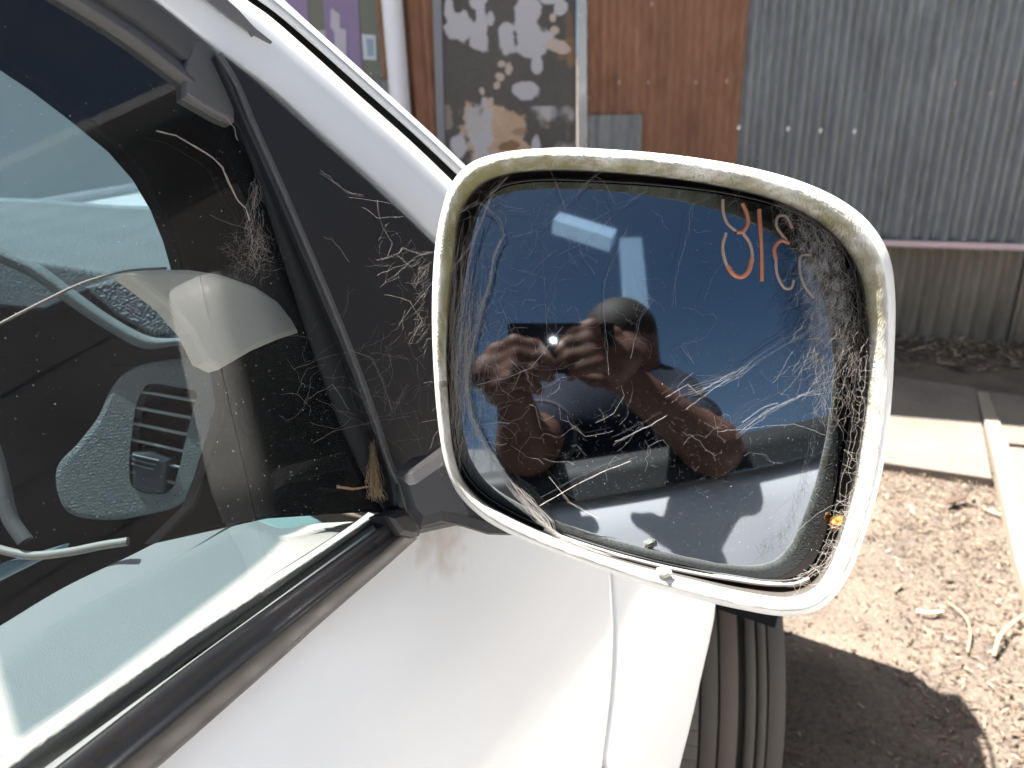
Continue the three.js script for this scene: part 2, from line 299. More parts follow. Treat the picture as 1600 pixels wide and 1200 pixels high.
tag(slabW('paper_notice', [[517, 12], [531, 22], [531, 44], [541, 46], [541, 98], [524, 92], [522, 50], [516, 42]], 0.041, 0.003, pap([0.42, 0.41, 0.46]), {}, scene), 'stepped white paper notice stuck on the purple poster', 'notice');
tag(slabW('paper_notice', [[492, 48], [508, 47], [510, 78], [495, 80]], 0.037, 0.003, pap([0.38, 0.38, 0.38]), {}, scene), 'small pale paper notice left of the purple poster', 'notice');
const bc = thing('picture_card', 'small pale blue picture card beside the rusty sheet', 'card');
slabW('border', [[565, 53], [587, 55], [588, 94], [568, 93]], 0.037, 0.003, pap([0.50, 0.56, 0.60]), {}, bc);
slabW('picture', [[572, 60], [583, 61], [584, 88], [574, 88]], 0.039, 0.002, pap([0.24, 0.33, 0.42]), {}, bc);

// ---------------------------------------------------------------- bark chips and litter on the ground
{
  const g1 = new THREE.BoxGeometry(1, 0.10, 0.26, 3, 1, 1); { const p = g1.attributes.position; for (let i = 0; i < p.count; i++) { p.setY(i, p.getY(i) + 0.12 * Math.sin(p.getX(i) * 4)); p.setZ(i, p.getZ(i) * (1 - 0.6 * Math.abs(p.getX(i))) + 0.06 * Math.sin(p.getX(i) * 5)); } g1.computeVertexNormals(); }
  const put = (name, label, n, pick, size, cols, lift = 0.004) => {
    const m = new THREE.InstancedMesh(g1, std([1, 1, 1], 0.9), n), q = new THREE.Matrix4(), e = new THREE.Euler(), qq = new THREE.Quaternion();
    for (let i = 0; i < n; i++) {
      const p = pick(), s = size * (0.4 + 1.1 * rnd() * rnd()) * (rnd() < 0.04 ? 2.1 : 1);
      e.set(gauss() * 0.35, rnd() * 6.28, gauss() * 0.3); qq.setFromEuler(e);
      q.compose(V(p[0], lift + rnd() * 0.01, p[1]), qq, V(s, s * rr(0.6, 1.2), s * rr(0.5, 1.3))); m.setMatrixAt(i, q);
      const c = cols[Math.floor(rnd() * cols.length)], k = rr(0.75, 1.25); m.setColorAt(i, lin(c[0] * k, c[1] * k, c[2] * k));
    }
    m.name = name; m.userData.kind = 'stuff'; m.userData.label = label; m.castShadow = m.receiveShadow = true; scene.add(m);
  };
  const area = (poly) => () => { const p = on(GR, ...poly()); return [p.x, p.z]; };
  const tan = [[0.22, 0.165, 0.12], [0.17, 0.128, 0.094], [0.13, 0.098, 0.072], [0.36, 0.29, 0.21], [0.075, 0.055, 0.042], [0.19, 0.14, 0.10], [0.14, 0.108, 0.083]];
  put('bark_chips', 'dry tan bark chips and twigs scattered over the sunlit dirt', 32000, () => { for (;;) { const x = rr(0.25, 2.6), z = rr(-2.45, -0.5); const d = x + 0.30 * (z + 1.3) - 0.75 + 0.7 * fbm(x * 2.2, z * 2.2, 88, 3); if (rnd() < sstep(-0.25, 0.6, d) * 0.95 + 0.12) return [x, z]; } }, 0.015, tan);
  put('leaf_litter', 'dark shaded leaf litter along the foot of the shed wall', 6000, () => { const u = rr(-1.6, 1.6), o = 0.04 + Math.abs(gauss()) * 0.34; const p = wp(u, 0, o); return [p.x, p.z]; }, 0.028, [[0.12, 0.09, 0.07], [0.24, 0.175, 0.13], [0.08, 0.06, 0.055], [0.42, 0.34, 0.28], [0.17, 0.15, 0.07]], 0.012);
  const stick = (pts, r, label, col) => tag(mesh('twig', tube(pts.map(([x, y, h]) => on(GR, x, y, h)), r, 7, 24), std(col, 0.9)), label, 'twig');
  stick([[1480, 940, 0.012], [1505, 960, 0.02], [1516, 985, 0.02], [1512, 1020, 0.012]], 0.0025, 'thin curved twig lying on the sunlit bark chips', [0.34, 0.25, 0.17]);
  stick([[1598, 962, 0.02], [1570, 985, 0.03], [1560, 1000, 0.03], [1553, 1025, 0.012]], 0.0045, 'thick forked twig at the right edge of the bark', [0.42, 0.33, 0.23]);
  stick([[1432, 955, 0.012], [1452, 958, 0.016], [1472, 956, 0.012]], 0.0055, 'short pale stick lying beside the curved twig', [0.72, 0.62, 0.45]);
  const lf = slab([[1477, 780], [1490, 774], [1512, 772], [1510, 778], [1496, 783], [1480, 787]], GR, 0.03, 0.006, { bevel: 0.002 }); tag(mesh('dead_leaf', lf, std([0.09, 0.06, 0.045], 0.9)), 'dark curled dead leaf on the sunlit ground', 'leaf');
}

// ---------------------------------------------------------------- the van
const van = thing('white_van', 'white van with dusty side window and cobwebbed wing mirror', 'van');
const TAU = 20 * DEG;
const PB = at(640, 830, 0.5);
const WIN = plane(PB, RT.clone().multiplyScalar(Math.cos(TAU)).addScaledVector(UP, Math.sin(TAU)));
const yBelt = PB.y, bBelt = toCar(PB)[1];
const PROF = [[0.03, -0.022], [0, 0], [-0.07, 0.042], [-0.15, 0.077], [-0.23, 0.103], [-0.33, 0.123], [-0.47, 0.131], [-0.67, 0.120], [-0.87, 0.105]];
const profY = (dy) => { if (dy >= PROF[0][0]) return PROF[0][1]; for (let i = 0; i + 1 < PROF.length; i++) if (dy >= PROF[i + 1][0]) { const t = (dy - PROF[i + 1][0]) / (PROF[i][0] - PROF[i + 1][0]); return lerp(PROF[i + 1][1], PROF[i][1], t); } return PROF[PROF.length - 1][1]; };
const profS = (dy) => (profY(dy - 0.02) + 2 * profY(dy) + profY(dy + 0.02)) / 4;
const bodyB = (y) => bBelt + profS(y - yBelt);
const onBody = (px, py) => { const d = ray(px, py); const f = (t) => { const [, b, y] = toCar(d.clone().multiplyScalar(t).add(CAM)); return b - bodyB(y); }; let lo = 0.2, hi = 0.2; while (f(hi) > 0 && hi < 3) { lo = hi; hi += 0.01; } for (let i = 0; i < 30; i++) { const m = (lo + hi) / 2; f(m) > 0 ? lo = m : hi = m; } return toCar(d.multiplyScalar(hi).add(CAM)); };
const gapPts = [[957, 892], [961, 950], [962, 1000], [958, 1080], [950, 1150], [944, 1200]].map(([x, y]) => onBody(x, y));
const archPts = [[1121, 940], [1112, 990], [1098, 1050], [1085, 1110], [1070, 1170], [1062, 1200]].map(([x, y]) => onBody(x, y));
const aOf = (pts, y) => { const s = pts.slice().sort((p, q) => q[2] - p[2]); if (y >= s[0][2]) return s[0][0]; for (let i = 0; i + 1 < s.length; i++) if (y >= s[i + 1][2]) return lerp(s[i + 1][0], s[i][0], (y - s[i + 1][2]) / (s[i][2] - s[i + 1][2])); return s[s.length - 1][0]; };
const FRONT = 1.59, yArchTop = archPts[0][2] + 0.05;
function bodySheet(aFrom, aTo, y0, y1, ny = 40, na = 24, inset = 0) {
  const rows = [];
  for (let j = 0; j <= ny; j++) { const y = lerp(y0, y1, j / ny), row = []; const A0 = aFrom(y), A1 = aTo(y), e = Math.min(0.002, (A1 - A0) * 0.1); for (let i = 0; i <= na; i++) { const a = i === 0 ? A0 : i === na ? A1 : lerp(A0 + e, A1 - e, (i - 1) / (na - 2)); const nose = Math.max(0, (a - (FRONT - 0.30)) / 0.30); row.push(car(a, bodyB(y) - 0.09 * nose * nose * nose - inset - (i === 0 || i === na ? 0.0012 : 0), y)); } rows.push(row); }
  for (let j = 0; j < rows.length; j++) { const r = rows[j], a = r[0], b = r[r.length - 1]; r.unshift(a.clone().addScaledVector(RT, -0.004)); r.push(b.clone().addScaledVector(RT, -0.004)); }
  return gridGeo(rows);
}
{ // the door's paint carries the brown dirt washed out below the mirror arm and a few specks
  const g = bodySheet(() => -1.1, (y) => aOf(gapPts, y) - 0.0025, 0.28, yBelt + 0.012, 200, 360), p = g.attributes.position, col = new Float32Array(p.count * 3), S = car(...onBody(682, 836)), q = V();
  for (let i = 0; i < p.count; i++) { q.fromBufferAttribute(p, i); const d = q.distanceTo(S), m = d > 0.05 ? 0 : Math.max(0, Math.min(0.75, (1 - d / 0.030) * 0.5 + 0.8 * fbm(q.x * 120, q.y * 120, q.z * 120, 4))) * sstep(0.045, 0.02, d), w = 1 - 0.035 * Math.max(0, fbm(q.x * 14, q.y * 4, q.z * 14, 3)) * 3; col.set([lerp(0.845 * w, 0.45, m), lerp(0.86 * w, 0.36, m), lerp(0.87 * w, 0.26, m)], i * 3); }
  g.setAttribute('color', new THREE.BufferAttribute(col, 3)); const W0 = M.white.clone(); W0.vertexColors = true; W0.color.setRGB(1, 1, 1);
  mesh('door', g, W0, van);
}
mesh('fender', mergeGeometries([
  bodySheet((y) => aOf(gapPts, y) + 0.0025, (y) => aOf(archPts, y), 0.28, yArchTop, 40, 16),
  bodySheet((y) => aOf(gapPts, y) + 0.0025, () => FRONT, yArchTop + 0.0, yBelt - 0.02, 20, 40),
  bodySheet((y) => Math.min(FRONT - 0.1, 2.42 - aOf(archPts, y) - 0.0), () => FRONT, 0.3, yArchTop, 20, 12),
]), M.white, van);
mesh('fender_gap', bodySheet((y) => aOf(gapPts, y) - 0.012, (y) => aOf(gapPts, y) + 0.012, 0.29, yBelt, 30, 4, 0.0045), M.blackSoft, van);
{ // arch lip and inner arch, bonnet, front end
  const rows = [0, 1, 2].map((k) => { const r = []; for (let j = 0; j <= 30; j++) { const y = lerp(0.28, yArchTop, j / 30); r.push(car(aOf(archPts, y) + [0, 0.006, 0.006][k], bodyB(y) - [0.001, 0.006, 0.05][k], y)); } return r; });
  mesh('arch_lip', gridGeo(rows), M.white, van);
  const b0 = bodyB(yBelt - 0.02);
  const bon = []; for (let j = 0; j <= 14; j++) { const s = j / 14, b = lerp(b0, b0 - 1.62, s), row = []; for (let i = 0; i <= 16; i++) { const a = lerp(0.5, FRONT, i / 16), nose = Math.max(0, (a - 1.3) / 0.44), side = Math.min(1, 8 * Math.min(s, 1 - s)); row.push(car(a - 0.02 * Math.pow(Math.abs(2 * s - 1), 4) * i / 16, b - (s < 0.5 ? 1 : -1) * 0.12 * nose * nose * (1 - side * 0.3), yBelt - 0.02 + 0.02 * side - 0.10 * nose * nose)); } bon.push(row); }
  mesh('bonnet', gridGeo(bon), M.white, van);
  const fr = []; for (let j = 0; j <= 8; j++) { const y = lerp(0.25, yBelt - 0.12, j / 8), row = []; for (let i = 0; i <= 20; i++) { const s = i / 20; row.push(car(FRONT - 0.10 * Math.pow(Math.abs(2 * s - 1), 5) + 0.05 * (1 - j / 8), lerp(bodyB(y) - 0.13, bodyB(y) - 1.7 + 0.13, s), y)); } fr.push(row); }
  mesh('front_bumper', gridGeo(fr), M.white, van);
  // far side and underside so that the body casts a whole shadow
  const far = []; for (const y of [0.28, 0.6, yBelt]) far.push([-1.6, -0.5, 0.6, FRONT - 0.1].map((a) => car(a, b0 - 1.66, y)));
  mesh('far_side', gridGeo(far), M.white, van);
  mesh('floor_pan', gridGeo([[car(-1.6, b0 - 0.02, 0.3), car(FRONT - 0.9, b0 - 0.02, 0.3)], [car(-1.6, b0 - 1.66, 0.3), car(FRONT - 0.9, b0 - 1.66, 0.3)]]), M.blackSoft, van);
  const liner = []; for (let j = 0; j <= 16; j++) { const f = 0.75 + (Math.PI - 0.75) * j / 16, r = []; for (const b of [-0.02, -0.4]) r.push(car(1.23 - 0.42 * Math.cos(f), bodyB(0.6) + b, 0.33 + 0.40 * Math.sin(f))); liner.push(r); }
  mesh('arch_liner', gridGeo(liner), M.blackSoft, van);
}
// front wheel, turned so that its tread shows behind the arch
{
  const wheel = sub('wheel', van, 'front tyre turned outward showing its grooved tread');
  const R0 = 0.315, STEER = 26 * DEG, C = car(1.185, bodyB(0.4) - 0.20, R0);
  const ax = RT.clone().multiplyScalar(Math.cos(STEER)).addScaledVector(FW, Math.sin(STEER)).normalize(), fw = FW.clone().multiplyScalar(Math.cos(STEER)).addScaledVector(RT, -Math.sin(STEER)).normalize();
  const ring = (x, r, f) => C.clone().addScaledVector(ax, x).addScaledVector(fw, Math.cos(f) * r).addScaledVector(UP, Math.sin(f) * r);
  const band = (x0, x1, r0, r1, mat, name, n = 140) => { const rows = [[x0, r0 - 0.012], [x0, r0], [x1, r1], [x1, r1 - 0.012]].map(([x, r]) => { const q = []; for (let i = 0; i < n; i++) q.push(ring(x, r, i / n * 2 * Math.PI)); return q; }); mesh(name, gridGeo(rows, true), mat, wheel); };
  const rows = [[-0.12, 0.19], [-0.13, 0.24], [-0.129, 0.285], [-0.115, R0 - 0.012], [0.085, R0 - 0.012], [0.098, 0.285], [0.10, 0.24], [0.095, 0.19]].map(([x, r]) => { const q = []; for (let i = 0; i < 96; i++) q.push(ring(x, r, i / 96 * 2 * Math.PI)); return q; });
  mesh('tyre_body', gridGeo(rows, true), M.tyre, wheel);
  for (const [x0, x1, m] of [[-0.030, -0.006, M.tyreWorn], [-0.002, 0.024, std([0.15, 0.128, 0.108], 0.95)], [0.036, 0.050, M.tyreWorn], [0.054, 0.066, M.tyreWorn], [0.070, 0.096, std([0.10, 0.092, 0.085], 0.95)]]) band(x0, x1, R0 - (x0 > 0.06 ? 0.003 : 0), R0 - (x0 > 0.06 ? 0.012 : 0), m, 'tread_rib');
  { // notched blocks of the inner shoulder
    const gs = []; for (let i = 0; i < 76; i++) { const f0 = i / 76 * 2 * Math.PI, f1 = f0 + 0.0827; const P = [[-0.034, R0 - 0.010], [-0.034, R0 + 0.0005], [-0.06, R0], [-0.088, R0 - 0.001], [-0.125, R0 - 0.010], [-0.13, R0 - 0.03]]; gs.push(gridGeo([f0, f0 + 0.009, f0 + 0.009, f1].map((f, k) => P.map(([x, r], q) => ring(x, r - (k < 2 && q > 1 ? 0.0035 : 0), f))))); }
    mesh('tread_blocks', mergeGeometries(gs), std([0.14, 0.133, 0.125], 0.95), wheel).userData.kind = 'stuff';
  }
  const rim = [[0.06, 0.0], [0.07, 0.05], [0.05, 0.10], [0.06, 0.17], [0.095, 0.192]].map(([x, r]) => { const q = []; for (let i = 0; i < 40; i++) q.push(ring(x, r + 1e-4, i / 40 * 2 * Math.PI)); return q; });
  mesh('rim', gridGeo(rim, true), std([0.4, 0.4, 0.41], 0.4, { metalness: 0.7 }), wheel);
}
// windscreen pillar, its seam and the outer strip
{
  const low = [[150, -70], [262, 20], [345, 86], [420, 140], [500, 213], [580, 284], [650, 350], [700, 400], [760, 470], [850, 590]];
  const mid = [[300, -70], [383, -2], [420, 24], [480, 76], [560, 148], [640, 219], [712, 288], [770, 345], [830, 410], [940, 540]];
  const mid2 = [[310, -74], [394, -6], [430, 20], [490, 71], [570, 142], [650, 213], [722, 281], [780, 338], [842, 402], [950, 530]];
  const top = [[360, -75], [444, 0], [480, 33], [530, 78], [610, 150], [690, 223], [735, 266], [800, 328], [865, 395], [975, 520]];
  mesh('windscreen_pillar', strip(low, mid, WIN, [[-0.14, -0.008], [-0.04, -0.004], [0.02, 0.0005], [0.12, 0.0035], [0.5, 0.0055], [0.8, 0.0045], [0.95, 0.0015], [1, -0.006], [1, -0.03]], 60), M.white, van);
  mesh('pillar_seam', strip(mid, mid2, WIN, [[-0.3, -0.024], [1.3, -0.024]], 60), std([0.03, 0.032, 0.03], 0.8), van);
  mesh('pillar_edge', strip(mid2, top, WIN, [[0, -0.03], [0, -0.012], [0.06, -0.007], [0.40, -0.008], [0.5, -0.0095], [0.62, -0.008], [0.9, -0.012], [1, -0.022], [0.98, -0.05]], 60), M.white, van);
  mesh('torn_tape', slab([[300, -22], [332, -22], [372, 14], [392, 36], [401, 45], [426, 65], [424, 68], [399, 55], [394, 57], [389, 49], [360, 28]], WIN, 0.0095, 0.0014, { bevel: 0.0003 }), std([0.16, 0.155, 0.155], 0.8, { bumpMap: rep(T.fine, 20), bumpScale: 0.0008 }), van).userData.label = 'torn grey tape strip on the pillar';
}
// black frame, gasket and triangle
{
  const A = [[60, -110], [160, -52], [240, 0], [300, 48], [343, 86]], B = [[-110, -110], [-40, -66], [70, 0], [180, 68], [286, 146]];
  mesh('window_frame', strip(A, B, WIN, [[0, -0.02], [0, 0.001], [0.06, 0.003], [0.45, 0.002], [0.55, -0.002], [0.66, 0.004], [0.74, 0.004], [0.85, -0.001], [1, -0.004], [1, -0.02]], 50), M.frame, van);
  mesh('frame_end_piece', slab([[306, 62], [318, 62], [345, 86], [358, 118], [369, 158], [368, 190], [345, 180], [292, 149], [290, 105]], WIN, 0.0035, 0.012, { bevel: 0.002 }), std([0.115, 0.112, 0.11], 0.7), van);
  const gl = [[350, 176], [368, 192], [398, 268], [440, 395], [482, 520], [530, 650], [575, 748], [606, 800], [628, 822]];
  const sl = [[338, 84], [366, 130], [392, 192], [436, 290], [484, 402], [542, 542], [582, 650], [608, 730], [620, 755]];
  mesh('gasket', strip(gl, sl, WIN, [[-0.08, -0.008], [0, 0.002], [0.5, 0.003], [1, 0.001]], 50), M.blackSoft, van);
  mesh('mirror_triangle', slab([[340, 84], [352, 84], [420, 138], [500, 211], [580, 282], [650, 348], [704, 402], [760, 470], [800, 560], [820, 700], [810, 800], [650, 836], [622, 790], [614, 745], [582, 652], [540, 542], [480, 402], [432, 290], [388, 192], [362, 132]], WIN, 0.010, 0.014, { bevel: 0.003 }), M.black, van);
  mesh('triangle_bead', strip(sl.map(([x, y]) => [x - 3, y + 1]), sl.map(([x, y]) => [x + 9, y - 2]), WIN, [[0, -0.001], [0.05, 0.011], [0.3, 0.014], [0.7, 0.014], [1, 0.009]], 50), M.frame, van);
}
// belt trim under the glass
{
  const A = [[-300, 1500], [-60, 1312], [90, 1196], [300, 1034], [500, 890], [590, 826], [622, 800]], B = [[-140, 1530], [80, 1348], [248, 1200], [400, 1066], [520, 958], [610, 880], [652, 842]];
  mesh('belt_trim', strip(A, B, WIN, [[0, -0.012], [0, 0.003], [0.06, 0.007], [0.25, 0.0085], [0.45, 0.0085], [0.52, 0.012], [0.62, 0.0135], [0.9, 0.012], [0.98, 0.009], [1, -0.006]], 60), M.trim, van);
  mesh('trim_end_cap', slab([[606, 806], [632, 795], [655, 800], [660, 838], [646, 842], [626, 838]], WIN, 0.016, 0.02, { bevel: 0.004 }), M.black, van);
  mesh('weather_strip', strip([[-330, 1440], [-20, 1200], [100, 1110], [250, 1010], [400, 915], [545, 822], [575, 800]], [[-300, 1480], [60, 1208], [180, 1122], [320, 1012], [440, 930], [570, 836], [606, 812]], WIN, [[0, -0.020], [0.2, -0.008], [0.45, -0.005], [0.7, -0.009], [0.86, -0.016], [1, -0.020]], 50), std([0.32, 0.32, 0.31], 0.7, { bumpMap: rep(T.grain, 5), bumpScale: 0.001 }), van);
}
const windowGlass = mesh('window_glass', sheet([[-420, -320], [-40, -120], [80, -20], [260, 90], [376, 170], [402, 262], [446, 395], [488, 520], [536, 650], [590, 764], [634, 806], [500, 898], [300, 1042], [90, 1204], [-60, 1320], [-420, 1600]], WIN, -0.002), M.glass, van);

{
  const uvs = windowGlass.geometry.clone(); uvs.translate(WIN.n.x * 0.0006, WIN.n.y * 0.0006, WIN.n.z * 0.0006); const q = uvs.attributes.position, uv = uvs.attributes.uv; for (let i = 0; i < q.count; i++) uv.setXY(i, q.getZ(i) * 3.1 - q.getX(i) * 1.2, q.getY(i) * 3.3);
  mesh('dust_film', uvs, std([0.42, 0.42, 0.41], 0.95, { transparent: true, opacity: 0.045, alphaMap: tex(512, (u, v) => { const n = tile((x, y) => fbm(x * 5, y * 5, 91, 5), u, v), f = tile((x, y) => fbm(x * 120, y * 120, 95, 2), u, v); return Math.max(0.12, Math.min(1, 0.5 + 0.9 * n + 1.3 * Math.max(0, f - 0.12))); }) }), van);
}
// ---- cab interior
const cab = van;
{
  // dark trim on the inside of the pillar and door
  const TR = plane(PB, WIN.n);
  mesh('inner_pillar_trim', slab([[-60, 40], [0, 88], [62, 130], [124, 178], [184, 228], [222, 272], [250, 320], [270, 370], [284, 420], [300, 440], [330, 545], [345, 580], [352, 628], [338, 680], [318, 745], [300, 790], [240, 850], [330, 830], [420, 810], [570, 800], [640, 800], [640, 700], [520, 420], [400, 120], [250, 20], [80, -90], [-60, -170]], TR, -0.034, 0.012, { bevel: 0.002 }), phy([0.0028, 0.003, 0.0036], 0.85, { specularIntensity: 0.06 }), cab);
  // door inner: ledge under the window
  const LG = plane(PB.clone().addScaledVector(UP, -0.012), UP.clone().addScaledVector(RT, 0.10));
  const e0 = [[-420, 1240], [-120, 1062], [0, 984], [100, 924], [200, 876], [290, 832], [374, 799], [398, 812], [440, 826], [480, 819], [550, 815]];
  const e1 = [[-300, 1420], [60, 1250], [130, 1130], [230, 1045], [320, 985], [400, 930], [450, 900], [480, 880], [520, 858], [550, 840], [585, 820]];
  mesh('door_ledge', strip(e0, e1, LG, [[0, -0.10], [0, -0.003], [0.02, 0], [0.16, 0.002], [0.20, 0.004], [0.26, 0.005], [0.36, 0.003], [0.7, 0], [0.95, -0.002], [1.15, -0.004]], 60), M.greyTrim, cab);
  mesh('ledge_band', strip([[-120, 1050], [0, 978], [100, 918], [200, 870], [290, 826], [376, 794]], [[-110, 1120], [0, 1050], [60, 1005], [130, 962], [270, 880], [386, 806]], LG, [[0, -0.02], [0, 0.0025], [0.1, 0.0038], [0.9, 0.0036], [1, 0.0012]], 40), M.greyTrim2, cab);
  mesh('speaker_grille', slab([[386, 800], [412, 792], [438, 782], [470, 796], [505, 815], [480, 822], [440, 829], [405, 817]], LG, -0.02, 0.01, { bevel: 0.002 }), std([0.20, 0.30, 0.28], 0.6), cab);
  // dashboard end with its air vent
  const VP = on(plane(car(0, bBelt - 0.26, 0), RT), 250, 680);
  const DP = plane(VP, FW.clone().multiplyScalar(-0.72).addScaledVector(RT, 0.62).addScaledVector(UP, 0.32));
  const outer = [[84, 735], [118, 694], [150, 652], [166, 616], [182, 592], [204, 576], [234, 566], [280, 560], [334, 555], [344, 580], [354, 626], [346, 662], [332, 702], [318, 742], [300, 772], [276, 792], [230, 806], [160, 815], [100, 800]];
  const hole = [[222, 594], [240, 590], [280, 596], [308, 602], [318, 614], [312, 640], [300, 690], [288, 740], [278, 768], [262, 780], [216, 778], [196, 762], [192, 720], [198, 660], [206, 620]];
  const vent = sub('air_vent', cab, 'air vent with pale edged slats');
  mesh('vent_surround', slab(outer, DP, 0, 0.02, { bevel: 0.005, loop: 90, holes: [hole], holeLoop: 60 }), M.dash, vent);
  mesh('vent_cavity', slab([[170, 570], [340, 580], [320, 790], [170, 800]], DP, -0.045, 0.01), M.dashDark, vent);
  const slat = (x0, y0, x1, y1) => mesh('slat', strip([[x0, y0 - 2.6], [x1, y1 - 2.6]], [[x0, y0 + 2.6], [x1, y1 + 2.6]], DP, [[0, -0.05], [0, -0.006], [0.3, -0.003], [0.7, -0.003], [1, -0.006], [1, -0.05]], 8, false), std([0.42, 0.44, 0.44], 0.5), vent);
  for (const s of [[219, 611, 314, 628], [209, 636, 305, 654], [201, 660, 297, 680], [197, 685, 290, 706], [195, 710, 285, 731], [194, 735, 281, 757], [204, 763, 266, 776]]) slat(...s);
  mesh('vent_knob', slab([[205, 708], [232, 708], [261, 720], [258, 742], [254, 772], [206, 764]], DP, 0.006, 0.03, { bevel: 0.003 }), std([0.030, 0.036, 0.044], 0.45), vent);
  for (let i = 0; i < 3; i++) mesh('knob_ridge', strip([[207 - i, 709 + i * 7], [248 - i * 4, 718 + i * 7]], [[207 - i, 712 + i * 7], [248 - i * 4, 721 + i * 7]], DP, [[0, 0.005], [0.5, 0.0085], [1, 0.005]], 6, false), std([i ? 0.2 : 0.45, i ? 0.25 : 0.48, i ? 0.26 : 0.48], 0.4), vent);
  // lower dash body, dark
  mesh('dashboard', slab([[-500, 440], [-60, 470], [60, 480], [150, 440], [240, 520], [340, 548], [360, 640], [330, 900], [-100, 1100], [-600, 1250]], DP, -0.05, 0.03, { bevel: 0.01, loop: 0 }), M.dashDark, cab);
  // dash top reaching to the windscreen
  const yD = yBelt + 0.05, scrA = (b, y) => 0.70 + 0.12 * (1 - ((b - bBelt + 0.8) / 0.8) ** 2) - 1.0 * (y - yD);
  const dt = []; for (let j = 0; j <= 20; j++) { const b = lerp(bBelt - 0.10, bBelt - 1.5, j / 20), r = []; for (let i = 0; i <= 12; i++) { const a = lerp(0.50, scrA(b, yD) + 0.02, i / 12); r.push(car(a, b, yD - 0.008 * Math.sin(i / 12 * 3.1) + 0.006 * noise.noise(a * 6, b * 6, 3))); } r.unshift(car(0.49, b, yD - 0.2)); dt.push(r); }
  mesh('dash_top', gridGeo(dt), M.dashTop, cab);
  const ws = []; for (let j = 0; j <= 20; j++) { const b = lerp(bBelt - 0.10, bBelt - 1.5, j / 20), r = []; for (let i = 0; i <= 12; i++) { const y = lerp(yD - 0.02, yBelt + 0.72, i / 12); r.push(car(scrA(b, y), b - (y - yBelt) * 0.36 * (1 - j / 10), y)); } ws.push(r); }
  mesh('windscreen', gridGeo(ws), M.screen, cab);
  // sunlit pillar foot trim
  const PT = plane(PB.clone().addScaledVector(RT, -0.06), WIN.n);
  mesh('pillar_foot_trim', slab([[196, 425], [250, 420], [300, 420], [350, 428], [400, 446], [436, 470], [458, 498], [469, 519], [440, 528], [396, 547], [345, 577], [322, 566], [300, 520], [262, 476], [226, 448]], TR, -0.026, 0.016, { bevel: 0.003 }), M.beige, cab);
  mesh('dash_edge_piping', tube([[-60, 540], [0, 506], [70, 470], [130, 442], [196, 424], [260, 419]].map(([x, y]) => on(TR, x, y, -0.028)), 0.0007, 8, 30), std([0.16, 0.15, 0.145], 0.7), cab);
  // instrument hood rim and steering wheel
  mesh('instrument_hood', strip([[-60, 352], [0, 386], [60, 412], [120, 456], [180, 498], [236, 526], [276, 528], [326, 524]], [[-70, 376], [-6, 408], [46, 432], [104, 474], [164, 514], [226, 545], [274, 540], [324, 538]], DP, [[0, -0.05], [0, 0.0], [0.25, 0.008], [0.7, 0.008], [1, 0], [1, -0.05]], 50), std([0.20, 0.23, 0.23], 0.6, { bumpMap: rep(T.vinyl, 26), bumpScale: 0.0009 }), cab);
  const hoodTop = slab([[130, 448], [200, 428], [262, 474], [300, 522], [236, 524], [180, 492]], DP, -0.012, 0.01, { bevel: 0.003 }); mesh('hood_cover', hoodTop, M.dashTop, cab);
  const SW = plane(on(plane(car(0, bBelt - 0.17, 0), RT), 60, 820), FW.clone().multiplyScalar(-0.7).addScaledVector(UP, 0.5).addScaledVector(RT, 0.5));
  const wheelS = sub('steering_wheel', cab, 'grey steering wheel seen through the glass');
  mesh('wheel_rim', tube([[-40, 640], [-12, 700], [4, 760], [16, 810], [40, 846]].map(([x, y]) => on(SW, x, y)), 0.0045, 10, 30), std([0.11, 0.105, 0.10], 0.6), wheelS);
  mesh('wheel_spoke', tube([[-80, 830], [-20, 852], [14, 862], [50, 868], [110, 862], [160, 852], [200, 846]].map(([x, y]) => on(SW, x, y)), 0.0026, 10, 40), std([0.34, 0.30, 0.26], 0.5), wheelS);
  mesh('stalk', slab([[0, 880], [40, 868], [100, 850], [96, 858], [50, 880], [10, 900], [-40, 925]], SW, -0.004, 0.008, { bevel: 0.002 }), std([0.12, 0.19, 0.23], 0.25), wheelS);
  // seat, floor-side panels and roof close the cab
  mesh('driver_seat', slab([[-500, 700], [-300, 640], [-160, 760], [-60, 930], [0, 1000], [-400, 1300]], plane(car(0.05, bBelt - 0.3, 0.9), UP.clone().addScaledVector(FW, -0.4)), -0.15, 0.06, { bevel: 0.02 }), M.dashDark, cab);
  const roof = []; for (let j = 0; j <= 10; j++) { const s = j / 10, b = lerp(bBelt - 0.26, bBelt - 1.36, s), r = []; for (let i = 0; i <= 8; i++) { const a = lerp(0.09 - 0.06 * Math.pow(Math.abs(2 * s - 1), 2), -1.6, i / 8); r.push(car(a, b, yBelt + 0.72 + 0.05 * Math.sin(s * Math.PI) * Math.min(1, i / 2))); } roof.push(r); }
  mesh('roof', gridGeo(roof), M.white, cab);
  mesh('far_door', gridGeo([[car(0.6, bBelt - 1.6, yBelt), car(-1.6, bBelt - 1.6, yBelt)], [car(0.6, bBelt - 1.58, 0.3), car(-1.6, bBelt - 1.58, 0.3)]]), M.greyTrim2, cab);
  mesh('rear_wall', gridGeo([[car(-1.3, bBelt, 0.3), car(-1.3, bBelt - 1.6, 0.3)], [car(-1.3, bBelt - 0.26, yBelt + 0.72), car(-1.3, bBelt - 1.36, yBelt + 0.72)]]), M.greyTrim2, cab);
  mesh('rear_pillar', gridGeo([[car(-0.6, bBelt - 0.005, yBelt), car(-1.3, bBelt - 0.005, yBelt)], [car(-0.6, bBelt - 0.262, yBelt + 0.72), car(-1.3, bBelt - 0.262, yBelt + 0.72)]]), M.white, cab);
